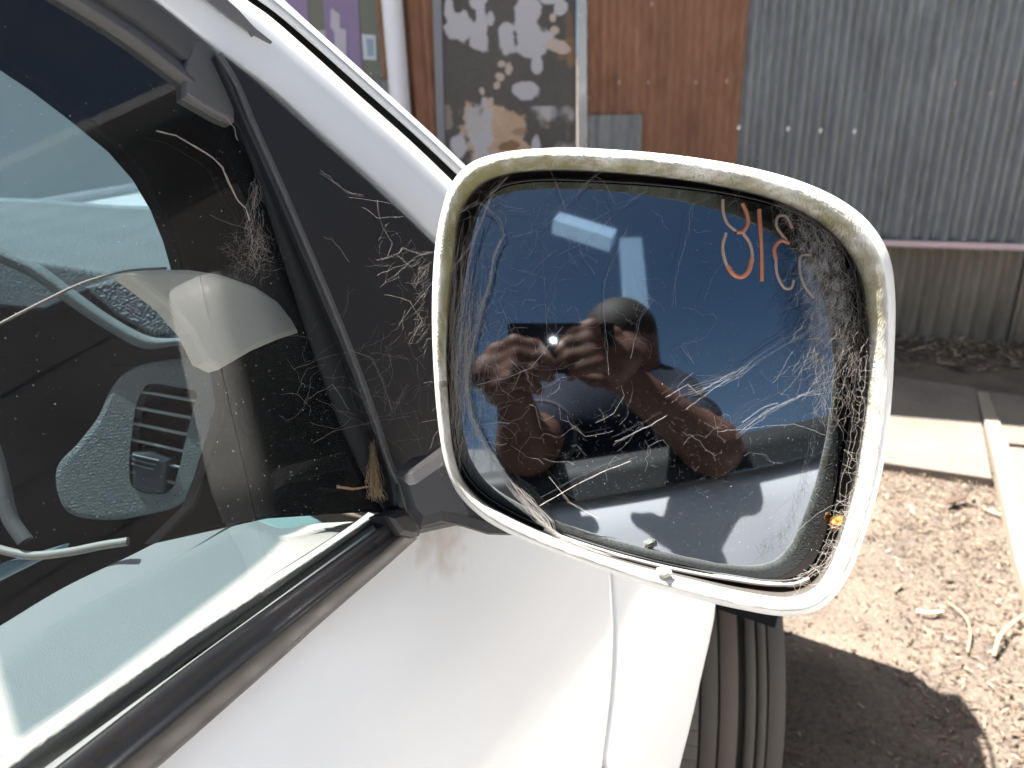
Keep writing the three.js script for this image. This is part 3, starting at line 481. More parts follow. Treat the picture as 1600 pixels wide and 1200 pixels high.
  mesh('roof_rail', tube([car(0.30, bBelt - 0.112, yBelt + 0.34), car(0.16, bBelt - 0.18, yBelt + 0.52), car(0.03, bBelt - 0.24, yBelt + 0.68), car(-0.2, bBelt - 0.26, yBelt + 0.72), car(-1.3, bBelt - 0.26, yBelt + 0.72)], 0.03, 10, 30), M.white, cab);
}

// ---------------------------------------------------------------- wing mirror
const MD = ray(862, 532).normalize(), RM = 1.15, MP = CAM.clone().addScaledVector(MD, 0.405), MN = MD.clone().negate();
const MIR = plane(MP, MN), MC = MP.clone().addScaledVector(MD, RM);
const OUT = [[690, 330], [705, 287], [735, 255], [782, 239], [870, 231], [960, 234], [1060, 243], [1160, 259], [1250, 283], [1310, 310], [1352, 341], [1380, 378], [1393, 412], [1399, 470], [1397, 560], [1391, 650], [1378, 740], [1356, 822], [1331, 890], [1306, 931], [1275, 955], [1230, 963], [1150, 951], [1080, 934], [1000, 911], [940, 890], [860, 861], [800, 836], [752, 808], [716, 772], [697, 730], [687, 680], [679, 600], [675, 500], [677, 420], [682, 370]];
const INN = [[706, 395], [714, 330], [743, 288], [792, 268], [862, 262], [950, 265], [1040, 274], [1130, 289], [1215, 313], [1280, 346], [1321, 386], [1345, 430], [1357, 500], [1359, 580], [1350, 680], [1335, 770], [1311, 850], [1290, 898], [1268, 923], [1232, 934], [1160, 925], [1080, 906], [1000, 886], [940, 868], [870, 842], [802, 812], [752, 784], [723, 753], [709, 715], [701, 650], [696, 560], [699, 470]];
const GLS = [[722, 450], [733, 380], [750, 325], [778, 295], [830, 283], [950, 285], [1050, 292], [1150, 306], [1230, 328], [1290, 362], [1322, 402], [1338, 455], [1340, 520], [1333, 620], [1316, 722], [1302, 800], [1286, 858], [1264, 893], [1232, 907], [1170, 905], [1060, 884], [960, 860], [880, 834], [802, 800], [752, 768], [726, 735], [712, 690], [707, 600], [712, 520]];
const CX = 1035, CY = 600, NA = 220;
function radial(pts) { // outline as a function of angle about the middle
  const L = smoothLoop(pts, 900).map(([x, y]) => [Math.atan2(y - CY, x - CX), Math.hypot(x - CX, y - CY)]).sort((a, b) => a[0] - b[0]);
  return (f) => { let lo = 0, hi = L.length - 1; if (f <= L[0][0] || f >= L[hi][0]) { const a = L[hi], b = L[0], g = b[0] + 2 * Math.PI - a[0], t = ((f >= a[0] ? f : f + 2 * Math.PI) - a[0]) / g; return lerp(a[1], b[1], t); } while (hi - lo > 1) { const m = (lo + hi) >> 1; L[m][0] <= f ? lo = m : hi = m; } return lerp(L[lo][1], L[hi][1], (f - L[lo][0]) / (L[hi][0] - L[lo][0])); };
}
const rOut = radial(OUT), rInn = radial(INN), rGls = radial(GLS);
const angs = []; for (let i = 0; i < NA; i++) angs.push(-Math.PI + (i + 0.5) / NA * 2 * Math.PI);
const low = (f, o) => o > 0.002 ? o * (1 - 0.5 * sstep(-0.2, 0.6, Math.cos(f)) * sstep(-0.8, 0.0, Math.sin(f)) - 0.35 * sstep(0.3, 0.9, Math.sin(f)) * (1 - sstep(-0.2, 0.6, Math.cos(f)))) : o;
const ringAt = (rf, off, k = 1, jit = 0) => angs.map((f) => { const r = rf(f) * k, p = on(MIR, CX + Math.cos(f) * r, CY + Math.sin(f) * r, low(f, off)); if (jit) p.addScaledVector(MN, jit * fbm(p.x * 90, p.y * 90, p.z * 90, 3)); return p; });
const mix = (a, b, t) => (f) => lerp(a(f), b(f), t);
const wm = sub('wing_mirror', van, 'white wing mirror with mossy rim, cobwebs and reflected photographer');
{
  mesh('rim', gridGeo([ringAt(mix(rInn, rOut, 0.6), 0.0225), ringAt(mix(rInn, rOut, 0.70), 0.0236), ringAt(mix(rInn, rOut, 0.8), 0.0225), ringAt(mix(rInn, rOut, 0.93), 0.0175), ringAt(rOut, 0.010), ringAt(rOut, 0.001, 1.0)], true), M.whiteShell, wm);
  // the weathered inner lip, moss by its own growth: thick along the top and upper corners
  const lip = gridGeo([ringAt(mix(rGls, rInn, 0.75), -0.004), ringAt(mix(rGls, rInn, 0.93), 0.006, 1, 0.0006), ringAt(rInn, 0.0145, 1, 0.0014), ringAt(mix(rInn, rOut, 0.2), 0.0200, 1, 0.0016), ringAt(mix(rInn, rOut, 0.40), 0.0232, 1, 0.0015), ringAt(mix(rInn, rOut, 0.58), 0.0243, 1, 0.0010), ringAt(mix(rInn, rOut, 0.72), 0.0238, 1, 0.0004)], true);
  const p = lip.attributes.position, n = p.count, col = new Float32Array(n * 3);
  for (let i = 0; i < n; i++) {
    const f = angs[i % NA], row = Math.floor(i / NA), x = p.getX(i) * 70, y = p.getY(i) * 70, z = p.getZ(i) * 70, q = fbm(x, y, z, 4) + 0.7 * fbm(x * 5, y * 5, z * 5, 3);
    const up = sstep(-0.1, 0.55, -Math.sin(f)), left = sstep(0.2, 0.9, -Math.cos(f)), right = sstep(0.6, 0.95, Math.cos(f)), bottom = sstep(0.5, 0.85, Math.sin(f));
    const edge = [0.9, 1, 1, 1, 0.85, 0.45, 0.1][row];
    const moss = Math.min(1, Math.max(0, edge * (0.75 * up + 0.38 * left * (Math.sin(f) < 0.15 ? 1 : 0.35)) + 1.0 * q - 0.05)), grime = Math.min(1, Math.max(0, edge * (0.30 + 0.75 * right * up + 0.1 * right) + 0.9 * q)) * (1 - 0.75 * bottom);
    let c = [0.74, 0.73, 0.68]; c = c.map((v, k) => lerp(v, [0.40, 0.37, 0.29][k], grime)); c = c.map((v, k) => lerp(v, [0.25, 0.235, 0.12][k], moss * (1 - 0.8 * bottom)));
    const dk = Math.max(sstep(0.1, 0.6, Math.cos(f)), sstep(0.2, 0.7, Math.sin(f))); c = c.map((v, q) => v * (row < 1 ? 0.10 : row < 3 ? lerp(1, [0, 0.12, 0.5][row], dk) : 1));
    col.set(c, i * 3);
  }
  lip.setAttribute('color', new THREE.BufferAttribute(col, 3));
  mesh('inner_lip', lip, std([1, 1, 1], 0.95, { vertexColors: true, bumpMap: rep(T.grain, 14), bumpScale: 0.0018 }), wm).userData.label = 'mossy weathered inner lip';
  mesh('recess', gridGeo([ringAt(mix(rGls, rInn, 0.78), -0.003), ringAt(mix(rGls, rInn, 0.6), -0.016), ringAt(rGls, -0.022, 0.9)], true), std([0.060, 0.047, 0.038], 0.95), wm);
  // back shell
  const shellGeo = gridGeo([ringAt(rOut, 0.0005, 1.0), ringAt(rOut, -0.015, 0.985), ringAt(rOut, -0.04, 0.94), ringAt(rOut, -0.065, 0.84), ringAt(rOut, -0.082, 0.68), ringAt(rOut, -0.092, 0.45), ringAt(rOut, -0.096, 0.2), ringAt(rOut, -0.097, 0.01)], true);
  { // the inner half of the shell is black plastic, the rest painted
    const n = shellGeo.attributes.position.count, c = new Float32Array(n * 3); for (let k = 0; k < n; k++) { const f = angs[k % NA], row = Math.floor(k / NA), b = row >= 1 && Math.cos(f) < 0.1; c.set(b ? [0.012, 0.012, 0.013] : [0.84, 0.84, 0.82], k * 3); }
    shellGeo.setAttribute('color', new THREE.BufferAttribute(c, 3)); const m = M.whiteShell.clone(); m.vertexColors = true; m.color.setRGB(1, 1, 1); mesh('shell', shellGeo, m, wm);
  }
  // convex glass
  const K = 36, rows = []; const sphere = (q) => { const d = q.clone().sub(CAM).normalize(); const oc = CAM.clone().sub(MC), b = oc.dot(d), c = oc.lengthSq() - RM * RM; return CAM.clone().addScaledVector(d, -b - Math.sqrt(b * b - c)); };
  for (let j = 0; j <= K; j++) rows.push(ringAt(rGls, 0, Math.max(0.002, j / K)).map(sphere));
  const g = gridGeo(rows, true), gp = g.attributes.position, gn = g.attributes.normal; for (let i = 0; i < gp.count; i++) { const v = V(gp.getX(i), gp.getY(i), gp.getZ(i)).sub(MC).normalize(); gn.setXYZ(i, v.x, v.y, v.z); }
  mesh('mirror_glass', g, M.mirror, wm);
  const sp = (rf, k, o) => ringAt(rf, 0, k).map((q) => sphere(q).addScaledVector(MN, o));
  mesh('glass_holder', gridGeo([sp(rGls, 0.997, 0.0015), sp(rGls, 1.003, 0.0022), sp(rGls, 1.012, 0.0005), sp(rGls, 1.014, -0.012)], true), std([0.03, 0.028, 0.027], 0.4), wm);
  // bright metal edge along the foot of the glass
  mesh('edge_strip', tube([[850, 826], [880, 838], [960, 864], [1060, 889], [1140, 903], [1200, 911], [1240, 910], [1262, 902]].map(([x, y]) => sphere(on(MIR, x, y, 0)).addScaledVector(MN, 0.0015)), 0.0013, 8, 50), std([0.62, 0.60, 0.58], 0.3), wm);
  // arm from the triangle to the shell
  const AP = plane(MP, MN);
  mesh('mirror_arm', slab([[612, 742], [640, 735], [690, 700], [760, 740], [860, 820], [860, 842], [790, 842], [760, 841], [722, 829], [690, 822], [655, 832], [630, 805]], AP, -0.012, 0.07, { bevel: 0.008 }), M.black, wm);
  // marker digits on the glass, read from behind
  const ink = std([0.52, 0.20, 0.11], 0.6), inkD = std([0.42, 0.31, 0.27], 0.6);
  const dig = (pts, r, m) => mesh('marker_stroke', (() => { const t = tube(pts.map(([x, y]) => sphere(on(MIR, x, y, 0)).addScaledVector(MN, 0.0003)), r, 6, 40); return t; })(), m, wm);
  dig([[1160, 318], [1167, 335], [1168, 350], [1160, 362], [1150, 363]], 0.0011, ink); dig([[1129, 312], [1130, 332], [1137, 350], [1150, 361]], 0.0008, inkD);
  dig([[1134, 364], [1129, 385], [1132, 405], [1142, 425], [1155, 433], [1168, 425], [1175, 405], [1172, 382], [1160, 363]], 0.0009, inkD);
  dig([[1136, 415], [1146, 429], [1158, 433], [1169, 424], [1175, 404]], 0.00125, ink);
  dig([[1186, 327], [1188, 360], [1190, 400], [1190, 440]], 0.0011, ink);
  dig([[1238, 357], [1228, 338], [1216, 338], [1213, 352], [1221, 366], [1229, 376]], 0.0008, inkD);
  dig([[1233, 380], [1220, 376], [1210, 388], [1212, 405]], 0.0011, ink); dig([[1212, 404], [1214, 428], [1226, 450], [1236, 450], [1240, 438]], 0.0008, inkD);
  dig([[1266, 398], [1252, 400], [1249, 415], [1256, 445], [1272, 466]], 0.0007, inkD);
}
numberParts(van);

// ---------------------------------------------------------------- cobwebs
const mg = (px, py, o) => on(MIR, px, py, o);
const wob = (pts, jit, step = 14) => { const out = []; for (let i = 0; i + 1 < pts.length; i++) { const [x0, y0] = pts[i], [x1, y1] = pts[i + 1], n = Math.max(1, Math.round(Math.hypot(x1 - x0, y1 - y0) / step)); for (let k = 0; k < n; k++) out.push([lerp(x0, x1, k / n) + gauss() * jit, lerp(y0, y1, k / n) + gauss() * jit]); } out.push(pts[pts.length - 1]); return out; };
function crackle(T_, n, pick, len, off, r, jit = 2) { for (let i = 0; i < n; i++) { let [x, y] = pick(), a = rnd() * 6.28; const o = off(), pts = [[x, y]], k = 2 + Math.floor(rnd() * 5); for (let j = 0; j < k; j++) { const l = len * rr(0.4, 1.3); x += Math.cos(a) * l; y += Math.sin(a) * l; pts.push([x, y]); a += rr(-1, 1) * 1.25; } T_.add(wob(pts, jit * 0.4, 9).map(([u, v]) => mg(u, v, o)), r * rr(0.6, 1.2)); } }
{
  const t = threads();
  // the thick rope of web down the glass and its side threads
  for (let i = 0; i < 26; i++) { const s = gauss() * 5, e = gauss() * 9; t.add(wob([[728 + s, 520 + rr(-60, 60)], [727 + s, 590], [736 + s, 650 + e], [762 + s, 706], [800 + s + e, 762], [842 + s, 812 + e * 0.6], [880 + s, 842 + e * 0.4], [905 + i * 2, 852 + i * 0.7]], 1.4, 16).map(([x, y]) => mg(x, y, 0.006 + 0.003 * Math.sin(i))), [0.00006, rr(0.00012, 0.00024)]); }
  for (let i = 0; i < 10; i++) t.add(wob([[790 + i * 4, 745 + i * 3], [838 + i * 3, 800 + i * 2], [872, 842 + i], [900 + i * 9, 858 + i * 1.5]], 2, 12).map(([x, y]) => mg(x, y, 0.008)), rr(0.00014, 0.0003));
  for (const L of [[[843, 790], [900, 758], [940, 738], [986, 720]], [[858, 745], [890, 785], [935, 810]], [[745, 602], [790, 590], [830, 575], [880, 510]], [[744, 665], [780, 660], [796, 662]], [[760, 690], [782, 695], [792, 693]]]) { t.add(wob(L, 0.8, 12).map(([x, y]) => mg(x, y, 0.004)), 0.0002); t.add(wob(L, 1.6, 12).map(([x, y]) => mg(x, y, 0.005)), 0.00012); }
  const m = mesh('cobweb', t.geo(), M.cob); tag(m, 'bright rope of cobweb curving down the lower part of the mirror glass', 'cobweb');
}
{
  const t = threads();
  for (const L of [[[979, 357], [960, 400], [943, 440], [943, 480], [949, 540], [951, 585]], [[905, 392], [930, 430]], [[850, 345], [900, 300], [945, 262]], [[870, 400], [910, 380], [990, 310], [1008, 300]], [[925, 345], [985, 315], [1010, 298]], [[760, 330], [830, 330], [880, 280]], [[855, 250], [870, 290], [885, 330]], [[800, 370], [845, 360], [876, 330], [930, 275], [945, 285], [960, 320]], [[780, 380], [800, 420], [830, 425], [870, 390]], [[848, 390], [852, 470], [855, 545]], [[1050, 480], [1055, 440], [1075, 360], [1080, 320], [1120, 305]], [[1100, 470], [1115, 430], [1130, 410]], [[1066, 535], [1085, 570]], [[1000, 440], [1020, 470], [1000, 500], [985, 560]], [[1040, 620], [1075, 600], [1090, 615], [1140, 585], [1200, 545], [1260, 508]], [[1072, 640], [1110, 610], [1140, 590]], [[1160, 672], [1200, 640], [1250, 618], [1285, 615]], [[1120, 675], [1180, 668], [1240, 662], [1290, 680]], [[1160, 660], [1195, 635], [1215, 630]], [[1245, 830], [1280, 800], [1330, 776]], [[960, 690], [1010, 668], [1040, 650]], [[795, 560], [815, 580], [800, 610]], [[735, 560], [770, 575], [785, 610], [800, 620]], [[745, 480], [760, 460], [790, 455], [780, 470], [800, 520]]]) { t.add(wob(L, 1.4, 9).map(([x, y]) => mg(x, y, 0.005)), rr(0.00009, 0.00016)); if (rnd() < 0.5) t.add(wob(L.map(([x, y]) => [x + gauss() * 5, y + gauss() * 5]), 1.6, 9).map(([x, y]) => mg(x, y, 0.007)), 0.00008); }
  crackle(t, 150, () => [lerp(735, 960, rnd() * rnd()) , rr(300, 700)], 16, () => rr(0.002, 0.009), 0.0001);
  crackle(t, 70, () => [rr(840, 1300), rr(290, 720)], 15, () => rr(0.002, 0.006), 0.00008);
  crackle(t, 90, () => [rr(880, 1140), rr(620, 790)], 3, () => 0.0012, 0.00004);
  for (let i = 0; i < 46; i++) { const f = rr(-0.35, 0.5), x = 1300 + rr(-30, 40), y = rr(330, 560); t.add(wob([[x, y], [x - rr(10, 40), y + rr(10, 60)], [x - rr(20, 80), y + rr(40, 120)]], 3, 10).map(([u, v]) => mg(u, v, 0.012 - rnd() * 0.006)), 0.00009); }
  for (let i = 0; i < 5; i++) { t.add(wob([[1318, 470 + i * 6], [1275, 508 + i * 2], [1215, 545], [1150, 582 + i * 3], [1075, 605 + i * 4]], 1.8, 10).map(([x, y]) => mg(x, y, 0.006)), 0.0001); t.add(wob([[1310, 590 + i * 8], [1260, 614], [1200, 640 + i * 2], [1150, 670 + i * 4]], 1.8, 10).map(([x, y]) => mg(x, y, 0.006)), 0.00009); }
  tag(mesh('cobweb', t.geo(), std([0.36, 0.36, 0.37], 0.85)), 'fine crackled cobweb stretched all over the mirror glass', 'cobweb');
}
{ // dense grey web in the top right of the housing
  const t = threads();
  for (let i = 0; i < 400; i++) { const s = rnd(), c = [lerp(1215, 1345, Math.pow(s, 0.6)), lerp(318, 560, Math.pow(s, 1.5))], w = 16 + 24 * Math.sin(s * 3.14); let x = c[0] + gauss() * w - 8, y = c[1] + gauss() * w; const a = Math.atan2(1.2 * s + 0.35, 1 - s) + gauss() * 1.3, l = rr(14, 46); t.add(wob([[x, y], [x + Math.cos(a) * l * 0.5 + gauss() * 5, y + Math.sin(a) * l * 0.5], [x + Math.cos(a + 0.4) * l, y + Math.sin(a + 0.4) * l]], 2.2, 8).map(([u, v]) => mg(u, v, rr(0.006, 0.013))), rr(0.00006, 0.00016)); }
  for (let i = 0; i < 170; i++) { const x = rr(1272, 1336), y = rr(400, 620); t.add(wob([[x, y], [x + gauss() * 22, y + rr(10, 40)], [x + gauss() * 34, y + rr(30, 90)]], 3, 9).map(([u, v]) => mg(u, v, rr(0.004, 0.010))), rr(0.00005, 0.00011)); }
  const web = thing('cobweb', 'dense grey dusty cobweb filling the upper outer corner of the mirror', 'cobweb');
  mesh('strands', t.geo(), M.cobDim, web);
  const film = []; for (let j = 0; j <= 14; j++) { const q = j / 14, r = []; for (let i = 0; i <= 8; i++) { const w = i / 8, bx = lerp(lerp(1236, 1262, q), lerp(1290, 1346, Math.pow(q, 0.6)), w), by = lerp(326 + 14 * w, 620 - 60 * w, q); r.push(mg(bx, by, 0.009 + 0.004 * noise.noise(bx * 0.03, by * 0.03, 1))); } film.push(r); }
  const fg = gridGeo(film), fa = tex(128, (u, v) => { const e = sstep(0, 0.25, u) * sstep(1, 0.8, u) * sstep(0, 0.2, v) * sstep(1, 0.6, v); return e * Math.max(0.1, Math.min(0.8, 0.45 + 1.6 * fbm(u * 9, v * 14, 7, 4))); });
  { const uv = fg.attributes.uv; for (let i = 0; i < uv.count; i++) uv.setXY(i, (i % 9) / 8, Math.floor(i / 9) / 14); }
  mesh('film', fg, std([0.36, 0.34, 0.32], 0.95, { transparent: true, opacity: 0.55, alphaMap: fa }), web);
  numberParts(web);
}
{ // net between the outer edge of the glass and the rim
  const t = threads();
  const path = (s) => { const P = [[1346, 560], [1343, 640], [1332, 720], [1316, 800], [1300, 850], [1280, 890], [1245, 912]]; const f = s * (P.length - 1), i = Math.min(P.length - 2, Math.floor(f)); return [lerp(P[i][0], P[i + 1][0], f - i), lerp(P[i][1], P[i + 1][1], f - i)]; };
  for (let k = 0; k < 3; k++) { const pts = []; for (let i = 0; i <= 46; i++) { const [x, y] = path(i / 46); pts.push([x - 10 + k * 9 + gauss() * 5, y + gauss() * 5]); } t.add(pts.map(([x, y]) => mg(x, y, 0.008 + k * 0.004)), 0.00016); }
  for (let i = 0; i < 70; i++) { const [x, y] = path(rnd()); t.add(wob([[x - rr(8, 16), y + gauss() * 9], [x, y + gauss() * 8], [x + rr(6, 18), y + gauss() * 9]], 1.4, 7).map(([u, v], q, a) => mg(u, v, lerp(0.005, 0.016, q / (a.length - 1)))), rr(0.00009, 0.00018)); }
  for (const L of [[[1232, 905], [1250, 932]], [[1240, 903], [1268, 915], [1296, 908]], [[1262, 897], [1270, 922]], [[1280, 884], [1282, 910], [1290, 924]], [[1255, 905], [1246, 926], [1236, 934]], [[1246, 900], [1290, 880], [1306, 862]], [[1300, 872], [1290, 890], [1300, 905]]]) t.add(wob(L, 1.2, 7).map(([u, v]) => mg(u, v, 0.012)), 0.00022);
  tag(mesh('cobweb', t.geo(), std([0.40, 0.38, 0.34], 0.85)), 'netted cobweb in the gap along the outer side of the mirror', 'cobweb');
}
{ // strands hanging along the inner side of the housing
  const t = threads();
  for (let i = 0; i < 90; i++) { const s = rnd(), x0 = lerp(708, 760, rnd() * rnd()), y0 = rr(340, 560); t.add(wob([[x0 + 10 * s, y0], [x0 - 2 + gauss() * 5, y0 + 60], [x0 - 4 + gauss() * 6, y0 + 130], [lerp(700, 720, rnd()), Math.min(740, y0 + rr(140, 240))]], 2.2, 13).map(([u, v]) => mg(u, v, rr(0.006, 0.013))), rr(0.00006, 0.00015)); }
  for (let i = 0; i < 16; i++) t.add(wob([[784 + gauss() * 4, 372], [772, 400 + gauss() * 5], [765 + gauss() * 4, 440], [750 + gauss() * 5, 490], [734 + gauss() * 4, 560], [728, 620]], 2, 13).map(([u, v]) => mg(u, v, 0.009)), rr(0.00007, 0.00015));
  for (const L of [[[716, 332], [745, 315], [760, 325], [780, 345], [788, 370]], [[748, 340], [735, 400], [725, 460]], [[705, 420], [740, 380], [770, 300], [795, 275]]]) for (let k = 0; k < 6; k++) t.add(wob(L.map(([x, y]) => [x + gauss() * 3, y + gauss() * 3]), 1.6, 9).map(([u, v]) => mg(u, v, 0.011)), 0.00012);
  crackle(t, 120, () => [rr(700, 760), rr(430, 720)], 11, () => rr(0.006, 0.012), 0.00009);
  tag(mesh('cobweb', t.geo(), std([0.40, 0.36, 0.32], 0.9)), 'stringy brownish cobweb hanging along the inner side of the mirror', 'cobweb');
}
{ // from the mirror rim to the black triangle and the window
  const t = threads(), tr = (u, v, o = 0.017) => on(WIN, u, v, o);
  const line = (L, r, jit = 1.6, o = 0.017) => t.add(wob(L, jit, 9).map(([u, v]) => tr(u, v, o + 0.002 * noise.noise(u * 0.05, v * 0.05, 2))), r);
  for (const L of [[[458, 576], [510, 558], [560, 545], [600, 530], [620, 512], [640, 485], [662, 460], [676, 440]], [[489, 692], [520, 674], [560, 664], [600, 656], [640, 651]], [[545, 308], [565, 310], [612, 318]], [[500, 270], [540, 300], [570, 308]], [[588, 312], [592, 340], [600, 360], [612, 378], [606, 400]], [[570, 325], [590, 342], [630, 338]], [[505, 370], [520, 375], [545, 410]], [[588, 408], [620, 398], [630, 388], [660, 398], [680, 392]], [[600, 440], [620, 430], [650, 400], [676, 396]], [[590, 430], [650, 405]], [[620, 398], [640, 415], [655, 408]], [[604, 540], [612, 570], [590, 590], [560, 600]], [[480, 625], [520, 600], [545, 640]], [[545, 605], [570, 625], [585, 660]], [[640, 600], [625, 625], [610, 650]], [[545, 545], [580, 560], [600, 600], [612, 640]], [[600, 460], [640, 470], [660, 500], [640, 540]]]) { line(L, rr(0.00006, 0.00011)); if (rnd() < 0.4) line(L.map(([x, y]) => [x + gauss() * 4, y + gauss() * 4]), 0.0001); }
  for (let i = 0; i < 60; i++) { let x = rr(480, 680), y = rr(500, 680), a = rnd() * 6.28; const L = [[x, y]]; for (let k = 0; k < 5; k++) { a += gauss() * 0.9; x += Math.cos(a) * 14; y += Math.sin(a) * 14; L.push([x, y]); } line(L, rr(0.00003, 0.00006), 1); }
  for (let i = 0; i < 34; i++) { let x = rr(590, 685), y = rr(370, 450), a = rnd() * 6.28; const L = [[x, y]]; for (let k = 0; k < 3; k++) { a += gauss() * 0.8; x += Math.cos(a) * 12; y += Math.sin(a) * 12; L.push([x, y]); } line(L, rr(0.00004, 0.00008), 1); }
  for (let i = 0; i < 45; i++) { const y = rr(400, 560), x = 672 + gauss() * 6 - 8 * Math.sin((y - 400) / 160 * 3.14); const L = [[x, y], [x - rr(0, 18), y + rr(-6, 20)], [x - rr(0, 26), y + rr(0, 30)]]; line(L, rr(0.00005, 0.0001), 2, 0.02); }
  const b = threads(); 
  tag(mesh('cobweb', t.geo(), M.cob), 'loose cobweb strung between the mirror rim and the black triangle', 'cobweb');
}
{ // on the side window
  const t = threads();
  const line = (L, r, jit = 1.5) => t.add(wob(L, jit, 8).map(([u, v]) => on(WIN, u, v, 0.0035)), r);
  for (let k = 0; k < 5; k++) line([[245, 204], [275, 212], [310, 232], [332, 246], [347, 262], [358, 285], [372, 315], [384, 325], [390, 345]].map(([x, y]) => [x + gauss() * 1.5, y + gauss() * 1.5]), rr(0.0002, 0.00042), 0.8);
  tag(mesh('cobweb', t.geo(), std([0.46, 0.41, 0.37], 0.9)), 'long dusty strand of web running down the side window', 'cobweb');
}
{
  const t = threads();
  const line = (L, r, jit = 1.5) => t.add(wob(L, jit, 8).map(([u, v]) => on(WIN, u, v, 0.0035)), r);
  for (let k = 0; k < 4; k++) line([[292, 146], [310, 158], [330, 170], [352, 182], [366, 200], [372, 220]], rr(0.00012, 0.00024), 2);
  tag(mesh('cobweb', t.geo(), std([0.42, 0.37, 0.33], 0.9)), 'short web hanging from the black window frame end', 'cobweb');
}
{
  const t = threads();
  const line = (L, r, jit = 1.5) => t.add(wob(L, jit, 8).map(([u, v]) => on(WIN, u, v, 0.0035)), r);
  for (let i = 0; i < 110; i++) { const y = 272 + 130 * rnd(), x = 398 + gauss() * (8 + 10 * Math.sin((y - 272) / 130 * 3.14)); line([[x, y], [x + gauss() * 8, y + rr(6, 16)], [x + gauss() * 12, y + rr(14, 34)]], rr(0.00005, 0.00013)); }
  for (let i = 0; i < 150; i++) { const x = 395 + gauss() * 34, y = 395 + gauss() * 34; let a = rnd() * 6.28, px = x, py = y; const L = [[x, y]]; for (let k = 0; k < 3; k++) { a += gauss(); px += Math.cos(a) * 7; py += Math.sin(a) * 7; L.push([px, py]); } line(L, rr(0.00003, 0.00007), 0.8); }
  line([[330, 336], [350, 346], [388, 358]], 0.0001);
  tag(mesh('cobweb', t.geo(), std([0.42, 0.37, 0.33], 0.9)), 'dusty clump of cobweb on the side window beside the black gasket', 'cobweb');
}
{ // brown tuft in the lower corner of the window
  const t = threads();
  for (let i = 0; i < 70; i++) { const x = 583 + gauss() * 9; t.add(wob([[582 + gauss() * 5, 690 + rr(-4, 30)], [x, 730], [x + gauss() * 8, 752], [588 + gauss() * 18, 778 + gauss() * 6]], 2, 9).map(([u, v]) => on(WIN, u, v, rr(0.004, 0.010))), rr(0.00012, 0.00032)); }
  for (let i = 0; i < 22; i++) t.add(wob([[576 + gauss() * 6, 760], [552, 764 + gauss() * 2], [526, 760 + gauss() * 3]], 1.4, 8).map(([u, v]) => on(WIN, u, v, 0.006)), rr(0.00014, 0.0003));
  tag(mesh('cobweb', t.geo(), M.cobBrown), 'brown web tuft caught in the lower corner of the side window', 'cobweb');
}
const refl0 = (px, py, o) => { const d = ray(px, py).normalize(), oc = CAM.clone().sub(MC), b = oc.dot(d), c = oc.lengthSq() - RM * RM; return CAM.clone().addScaledVector(d, -b - Math.sqrt(Math.max(0, b * b - c))).addScaledVector(MN, o); };
{ // small things caught in the webs
  const HUSK = refl0(1308, 814, 0.003).toArray();
  const g = new THREE.IcosahedronGeometry(0.0048, 3), p = g.attributes.position; for (let i = 0; i < p.count; i++) { const v = V(p.getX(i), p.getY(i), p.getZ(i)), k = 1 + 0.35 * noise.noise(v.x * 420, v.y * 420, v.z * 420); p.setXYZ(i, v.x * k, v.y * k * 0.92, v.z * k * 0.7); } g.computeVertexNormals(); g.translate(...HUSK);
  tag(mesh('seed_husk', g, phy([0.66, 0.30, 0.05], 0.5, { transmission: 0.25, thickness: 0 })), 'small orange seed husk stuck beside the mirror glass', 'husk');
  const g2 = new THREE.IcosahedronGeometry(0.0028, 2), p2 = g2.attributes.position; for (let i = 0; i < p2.count; i++) { const v = V(p2.getX(i), p2.getY(i), p2.getZ(i)), k = 1 + 0.6 * noise.noise(v.x * 700, v.y * 700, v.z * 700); p2.setXYZ(i, v.x * k * 1.3, v.y * k, v.z * k); } g2.computeVertexNormals(); g2.translate(...mg(1037, 893, 0.013).toArray());
  tag(mesh('seed_fluff', g2, std([0.7, 0.67, 0.6], 0.9)), 'white bit of fluff on the lower lip of the mirror', 'fluff');
}
{ // dust and flecks
  const g = new THREE.TetrahedronGeometry(1), put = (name, label, n, pick, col) => { const m = new THREE.InstancedMesh(g, std(col, 0.9), n), q = new THREE.Matrix4(), e = new THREE.Quaternion(); for (let i = 0; i < n; i++) { const [p, s] = pick(); e.setFromEuler(new THREE.Euler(rnd() * 6, rnd() * 6, rnd() * 6)); q.compose(p, e, V(s, s * rr(0.3, 1), s * 0.5)); m.setMatrixAt(i, q); } m.name = name; m.userData.kind = 'stuff'; m.userData.label = label; m.castShadow = m.receiveShadow = true; scene.add(m); };
  put('dust_flecks', 'pale dust flecks over the lower half of the mirror glass', 2600, () => { let x, y; do { x = rr(720, 1330); y = lerp(860, 380, Math.pow(rnd(), 1.7)); } while (y > 760 + (x - 760) * 0.2 && rnd() < 0.7); return [mg(x, y, 0.0012), 0.00012 + 0.0003 * rnd() * rnd() * rnd()]; }, [0.5, 0.48, 0.46]);
  put('dust_flecks', 'pale dust flecks over the side window glass', 1700, () => { const s = rnd(); const x = s < 0.5 ? rr(0, 600) : lerp(600, 330, rnd()), y = rr(40, 840); return [on(WIN, x, y, 0.0008), 0.00012 + 0.0004 * Math.pow(rnd(), 5)]; }, [0.55, 0.53, 0.5]);
}

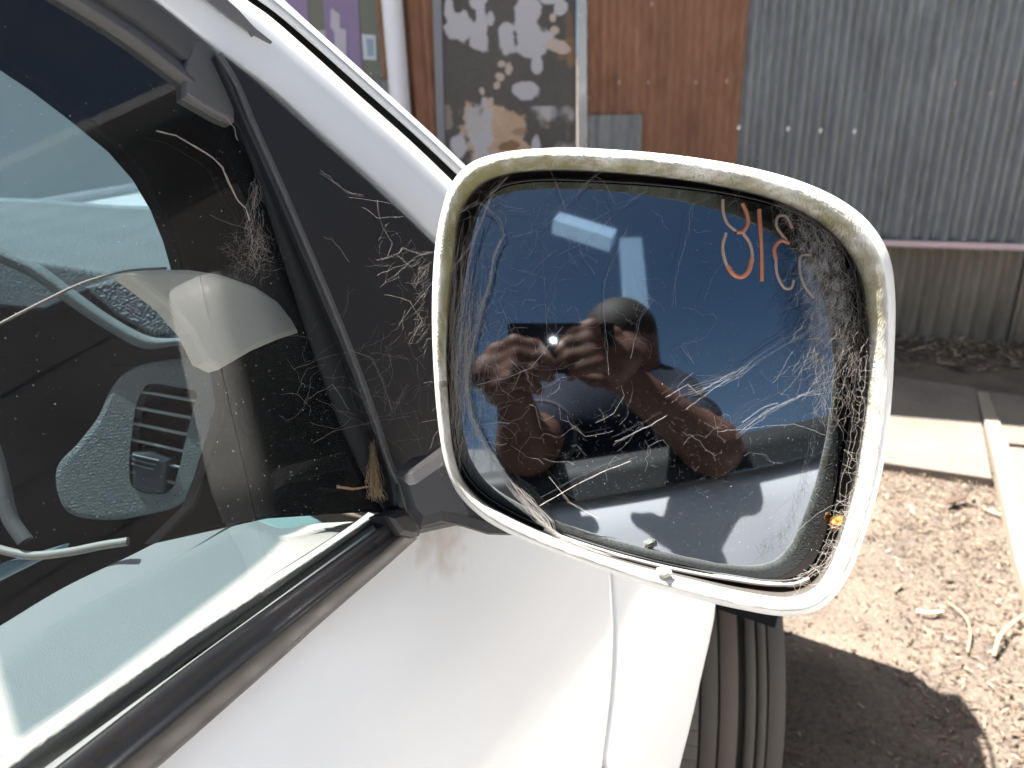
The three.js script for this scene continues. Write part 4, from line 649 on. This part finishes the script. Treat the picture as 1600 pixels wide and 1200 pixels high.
// ---------------------------------------------------------------- what stands behind the camera and shows in the mirror and the glass
const refl = (px, py) => { // leaves the convex glass: start and direction
  const d = ray(px, py).normalize(), oc = CAM.clone().sub(MC), b = oc.dot(d), c = oc.lengthSq() - RM * RM, p = CAM.clone().addScaledVector(d, -b - Math.sqrt(Math.max(0, b * b - c))), n = p.clone().sub(MC).normalize();
  return [p, d.addScaledVector(n, -2 * d.dot(n))];
};
const behind = (px, py, z) => { const [p, d] = refl(px, py); return p.addScaledVector(d, (z - p.z) / d.z); };

// field of tapered capsules meshed smoothly
function figure(bones, cell, blend) {
  const lo = V(1e9, 1e9, 1e9), hi = V(-1e9, -1e9, -1e9);
  for (const [a, b, ra, rb] of bones) for (const [p, r] of [[a, ra], [b, rb]]) { lo.min(p.clone().addScalar(-r - 0.03)); hi.max(p.clone().addScalar(r + 0.03)); }
  const size = Math.max(hi.x - lo.x, hi.y - lo.y, hi.z - lo.z), res = Math.min(120, Math.ceil(size / cell)), mid = lo.clone().add(hi).multiplyScalar(0.5), half = size / 2;
  const mc = new MarchingCubes(res, new THREE.MeshStandardMaterial(), false, false, 200000); mc.isolation = 0;
  const q = V(), ab = V(), ap = V();
  for (let k = 0; k < res; k++) for (let j = 0; j < res; j++) for (let i = 0; i < res; i++) {
    q.set((i - res / 2) / (res / 2), (j - res / 2) / (res / 2), (k - res / 2) / (res / 2)).multiplyScalar(half).add(mid);
    let s = 0;
    for (const [a, b, ra, rb] of bones) { ab.subVectors(b, a); ap.subVectors(q, a); const t = Math.max(0, Math.min(1, ap.dot(ab) / Math.max(1e-9, ab.lengthSq()))); const d = ap.addScaledVector(ab, -t).length() - lerp(ra, rb, t); s += Math.exp(-Math.max(-60 * blend, d) / blend); }
    mc.field[i + j * res + k * res * res] = blend * Math.log(s + 1e-12);
  }
  mc.update();
  const n = mc.count, P = new Float32Array(n * 3), N = new Float32Array(n * 3);
  for (let i = 0; i < n; i++) { for (let c = 0; c < 3; c++) { P[i * 3 + c] = mc.positionArray[i * 3 + c] * half + mid.getComponent(c); N[i * 3 + c] = mc.normalArray[i * 3 + c]; } }
  const g = new THREE.BufferGeometry(); g.setAttribute('position', new THREE.BufferAttribute(P, 3)); g.setAttribute('normal', new THREE.BufferAttribute(N, 3)); return g;
}
{
  const skin = std([0.145, 0.070, 0.045], 0.6), cloth = std([0.016, 0.020, 0.036], 0.9), hair = std([0.02, 0.014, 0.01], 0.7);
  const zP = 0.014;
  // phone just behind the lens
  const phone = thing('phone', 'dark phone held sideways in both hands seen in the mirror', 'phone');
  const pr = (u, v, w) => CAM.clone().addScaledVector(V(1, 0, 0).applyQuaternion(camera.quaternion), u).addScaledVector(V(0, 1, 0).applyQuaternion(camera.quaternion), v).addScaledVector(V(0, 0, 1).applyQuaternion(camera.quaternion), w);
  const oriented = (g, u, v, w) => { g.applyQuaternion(camera.quaternion); g.translate(...pr(u, v, w).toArray()); return g; };
  mesh('phone_body', oriented(new THREE.BoxGeometry(0.150, 0.072, 0.008), 0.012, -0.012, 0.016), std([0.012, 0.013, 0.015], 0.3), phone);
  mesh('camera_bump', oriented(new THREE.CylinderGeometry(0.009, 0.009, 0.003, 24).rotateX(Math.PI / 2), 0, 0, 0.0105), std([0.02, 0.02, 0.02], 0.2), phone);
  const led = mesh('flash_lamp', oriented(new THREE.CylinderGeometry(0.0016, 0.0016, 0.002, 20).rotateX(Math.PI / 2), 0.002, 0.0, 0.0085), new THREE.MeshStandardMaterial({ color: 0xffffff, emissive: 0xffffff, emissiveIntensity: 6 }), phone);
  const fl = new THREE.PointLight(0xffffff, 0.0012, 3); fl.position.copy(pr(0.002, 0, 0.006)); fl.castShadow = true; fl.shadow.radius = 0.09; fl.name = 'flash'; scene.add(fl);
  numberParts(phone);
  const S = { hr: behind(935, 556, 0.035), wr: behind(968, 586, 0.06), er: behind(1112, 700, 0.15), sr: behind(1046, 640, 0.40), sl: behind(868, 660, 0.40), el: behind(822, 700, 0.14), wl: behind(800, 610, 0.06), hl: behind(793, 580, 0.035), neck: behind(962, 636, 0.42), head: behind(972, 572, 0.37), chest: behind(960, 690, 0.46) };
  const dn = (p, d, z = 0) => p.clone().add(V(0, -d, z));
  const person = thing('person', 'photographer in a navy short sleeved shirt holding up a phone, seen in the mirror', 'person');
  const hip = V(S.chest.x, S.chest.y - 0.38, 0.56);
  const body = [[S.wr, S.er, 0.026, 0.042], [S.er, S.sr, 0.044, 0.058], [S.wl, S.el, 0.026, 0.040], [S.el, S.sl, 0.044, 0.058], [S.sr, S.sl, 0.07, 0.07], [S.neck, S.head, 0.055, 0.06], [S.sr.clone().lerp(S.sl, 0.5), hip, 0.13, 0.14], [S.head, S.head.clone().add(V(0, 0.06, 0.01)), 0.078, 0.085], [S.head.clone().add(V(0, -0.05, -0.04)), S.head.clone().add(V(0, -0.01, -0.03)), 0.05, 0.055],
    [S.head.clone().add(V(0, 0.0, -0.085)), S.head.clone().add(V(0, -0.015, -0.098)), 0.012, 0.014], [hip, hip.clone().add(V(0.10, -0.05, -0.35)), 0.12, 0.08], [hip, hip.clone().add(V(-0.10, -0.05, -0.35)), 0.12, 0.08]];
  mesh('body', figure(body, 0.012, 0.012), skin, person);
  const sh = [[S.sr.clone().lerp(S.er, 0.55), S.sr, 0.062, 0.072], [S.sl.clone().lerp(S.el, 0.55), S.sl, 0.062, 0.072], [S.sr, S.sl, 0.082, 0.082], [S.sr.clone().lerp(S.sl, 0.5), hip, 0.145, 0.155], [S.sr.clone().lerp(S.sl, 0.2), hip.clone().add(V(0.06, 0, 0)), 0.10, 0.12], [S.sl.clone().lerp(S.sr, 0.2), hip.clone().add(V(-0.06, 0, 0)), 0.10, 0.12]];
  mesh('shirt', figure(sh, 0.012, 0.012), cloth, person);
  mesh('hair', ((g) => { const p = g.attributes.position, n = g.attributes.normal; for (let i = 0; i < p.count; i++) { const k = 0.05 * fbm(p.getX(i) * 38, p.getY(i) * 24, p.getZ(i) * 45, 3); p.setXYZ(i, p.getX(i) + n.getX(i) * k, p.getY(i) + n.getY(i) * k, p.getZ(i) + n.getZ(i) * k); } g.computeVertexNormals(); return g; })(figure([[S.head.clone().add(V(0, 0.075, 0.0)), S.head.clone().add(V(0, 0.06, 0.05)), 0.082, 0.085], [S.head.clone().add(V(0, 0.0, 0.06)), S.head.clone().add(V(0, 0.05, 0.05)), 0.06, 0.08]], 0.01, 0.01)), hair, person);
  const hand = (wrist, palm, dir, sgn) => { // fingers reach from the palm round the phone's edge
    const b = [[wrist, palm, 0.024, 0.027]], side = V(0, 1, 0);
    [[0.030, 0.070], [0.011, 0.078], [-0.008, 0.072], [-0.026, 0.058]].forEach(([h, l], i) => { const k0 = palm.clone().add(V(dir * 0.012, h, -0.012)), k1 = k0.clone().add(V(dir * l * 0.45, 0.006, -0.022)), k2 = k1.clone().add(V(dir * l * 0.4, -0.004, 0.004)), k3 = k2.clone().add(V(dir * l * 0.26, -0.008, 0.010)); b.push([palm, k0, 0.016, 0.011], [k0, k1, 0.0105, 0.0095], [k1, k2, 0.0095, 0.0085], [k2, k3, 0.0085, 0.007]); });
    const t0 = palm.clone().add(V(dir * 0.01, -0.03, 0.012)), t1 = t0.clone().add(V(dir * 0.03, 0.005, 0.012)), t2 = t1.clone().add(V(dir * 0.028, 0.012, 0.004)); b.push([palm, t0, 0.02, 0.014], [t0, t1, 0.0125, 0.011], [t1, t2, 0.011, 0.008]);
    return figure(b, 0.0035, 0.004);
  };
  mesh('hand', hand(S.wr, S.hr.clone().add(V(0.035, 0, 0.01)), -1, 1), skin, person); mesh('hand', hand(S.wl, S.hl.clone().add(V(-0.03, 0, 0.01)), 1, -1), skin, person);
  for (const s of [['sr', 'er'], ['sl', 'el']]) { const p = S[s[0]].clone().lerp(S[s[1]], 0.56), d = S[s[1]].clone().sub(S[s[0]]).normalize(), g = new THREE.TorusGeometry(0.064, 0.0035, 8, 40); g.applyQuaternion(new THREE.Quaternion().setFromUnitVectors(V(0, 0, 1), d)); g.translate(p.x, p.y, p.z); mesh('sleeve_stripe', g, std([0.16, 0.16, 0.17], 0.8), person); }
  numberParts(person);

  // the white car the photographer leans out of
  const c2 = thing('parked_car', 'white car with black belt trim reflected below the photographer in the mirror', 'car');
  const bl = behind(760, 800, 0.10), br = behind(1305, 748, 0.10), yB = bl.y, yT = behind(1000, 735, 0.12).y;
  let zr = 0.1; while (zr < 1.5 && behind(1305, 748, zr).y > bl.y) zr += 0.01; const brr = behind(1305, 748, zr), kz = Math.min(0.08, (zr - 0.10) / (brr.x - bl.x)); console.log('kz', kz, 'belt', bl.y, br.y, zr);
  const xl = -0.22, xr = behind(1320, 760, 0.1).x - bl.x + 0.25, x0 = bl.x, z0 = 0.10, WEDGE = 0.13;
  c2.position.set(x0, 0, z0); c2.rotation.y = -Math.atan(kz); c2.updateMatrixWorld(true);
  const loc = (px, py, z) => { const [p, d] = refl(px, py), a = c2.worldToLocal(p.clone()), b = c2.worldToLocal(p.clone().add(d)).sub(a); return a.addScaledVector(b, (z - a.z) / b.z); };
  const rows = []; for (const [dy, z] of [[-0.85, -0.04], [-0.6, -0.07], [-0.32, -0.070], [-0.16, -0.045], [-0.06, -0.012], [-0.02, 0.006], [0, 0.03]]) { const r = []; for (let i = 0; i <= 30; i++) { const x = lerp(xl, xr, i / 30); r.push(V(x, yB + dy + WEDGE * x, z + 0.006 * sstep(0.40, 0.42, x))); } rows.push(r); }
  mesh('door', gridGeo(rows), M.white, c2);
  const th = Math.max(0.04, Math.min(0.09, yT - yB)); const tr = []; for (const [dy, z] of [[0.0, 0.006], [th * 0.35, 0.013], [th * 0.5, 0.016], [th, 0.025], [th, 0.08]]) { const r = []; for (let i = 0; i <= 30; i++) r.push(V(lerp(xl, xr, i / 30), yB + dy + 0.001 + WEDGE * lerp(xl, xr, i / 30), z)); tr.push(r); }
  mesh('belt_trim', gridGeo(tr), std([0.035, 0.036, 0.036], 0.5), c2);
  mesh('inner_door', new THREE.BoxGeometry(xr - xl, 0.7, 0.05).translate((xl + xr) / 2, yB - 0.36, 0.09), std([0.05, 0.05, 0.05], 0.8), c2);
  mesh('quarter_window_frame', tube([[1130, 682], [1185, 680], [1212, 694], [1228, 714], [1180, 718], [1130, 724]].map(([x, y]) => loc(x, y, 0.04)), 0.003, 8, 60), M.chrome, c2);
  mesh('seat_back', new THREE.BoxGeometry(0.5, 0.62, 0.14, 4, 4, 2).translate(0.3, yB - 0.05, 0.72), std([0.03, 0.032, 0.036], 0.9), c2);
  mesh('far_door', new THREE.BoxGeometry(xr - xl, 0.8, 0.06).translate((xl + xr) / 2, yB - 0.42, 1.4), M.white, c2);
  for (const x of [0.1, xr - 0.4]) { const g = new THREE.TorusGeometry(0.25, 0.08, 12, 40); g.translate(x, 0.33, 0.16); mesh('wheel', g, M.tyre, c2); }
  numberParts(c2);
  // pale blue post and beam, pale boards and a fence farther back
  const pg = thing('pergola', 'pale blue post and beam reflected above the photographer in the mirror', 'pergola');
  const bx = (a, b, r, name) => { const g = new THREE.BoxGeometry(r, r, a.distanceTo(b)); g.applyQuaternion(new THREE.Quaternion().setFromUnitVectors(V(0, 0, 1), b.clone().sub(a).normalize())); g.translate(...a.clone().lerp(b, 0.5).toArray()); mesh(name, g, std([0.36, 0.55, 0.75], 0.6), pg); };
  bx(behind(868, 348, 3.2), behind(958, 376, 3.2), 0.16, 'beam'); const pt = behind(984, 380, 3.2); bx(pt, V(pt.x, 0, pt.z), 0.2, 'post');
  const fence = thing('board_fence', 'pale board fence reflected small behind the photographer', 'fence');
  const fl0 = behind(735, 570, 5), fr0 = behind(880, 590, 5); for (let i = 0; i < 8; i++) { const x = lerp(fl0.x - 0.6, fr0.x, i / 8), w = (fr0.x - fl0.x + 0.6) / 8; mesh('board', box(w - 0.02, 1.75, 0.03, x + w / 2, 0.87, 5 + rr(0, 0.01)), std([0.52, 0.54, 0.53], 0.7), fence); }
  numberParts(fence);
  const ds = thing('timber_shed', 'dark timber shed to the side, reflected only in the van window', 'shed');
  for (let i = 0; i < 16; i++) mesh('board', box(0.04, 0.205, 7, 3.6 + (i % 2) * 0.008, 0.12 + i * 0.21, 1.2), std([0.035, 0.03, 0.027], 0.8), ds);
  mesh('back_wall', box(0.05, 3.4, 7, 5.6, 1.7, 1.2), std([0.05, 0.045, 0.04], 0.8), ds); mesh('roof', box(2.3, 0.05, 7.3, 4.55, 3.46, 1.2), M.galv, ds);
  numberParts(ds);
}
scene.traverse((o) => { if (o.isMesh) { o.castShadow = true; o.receiveShadow = true; } });
renderer.render(scene, camera);
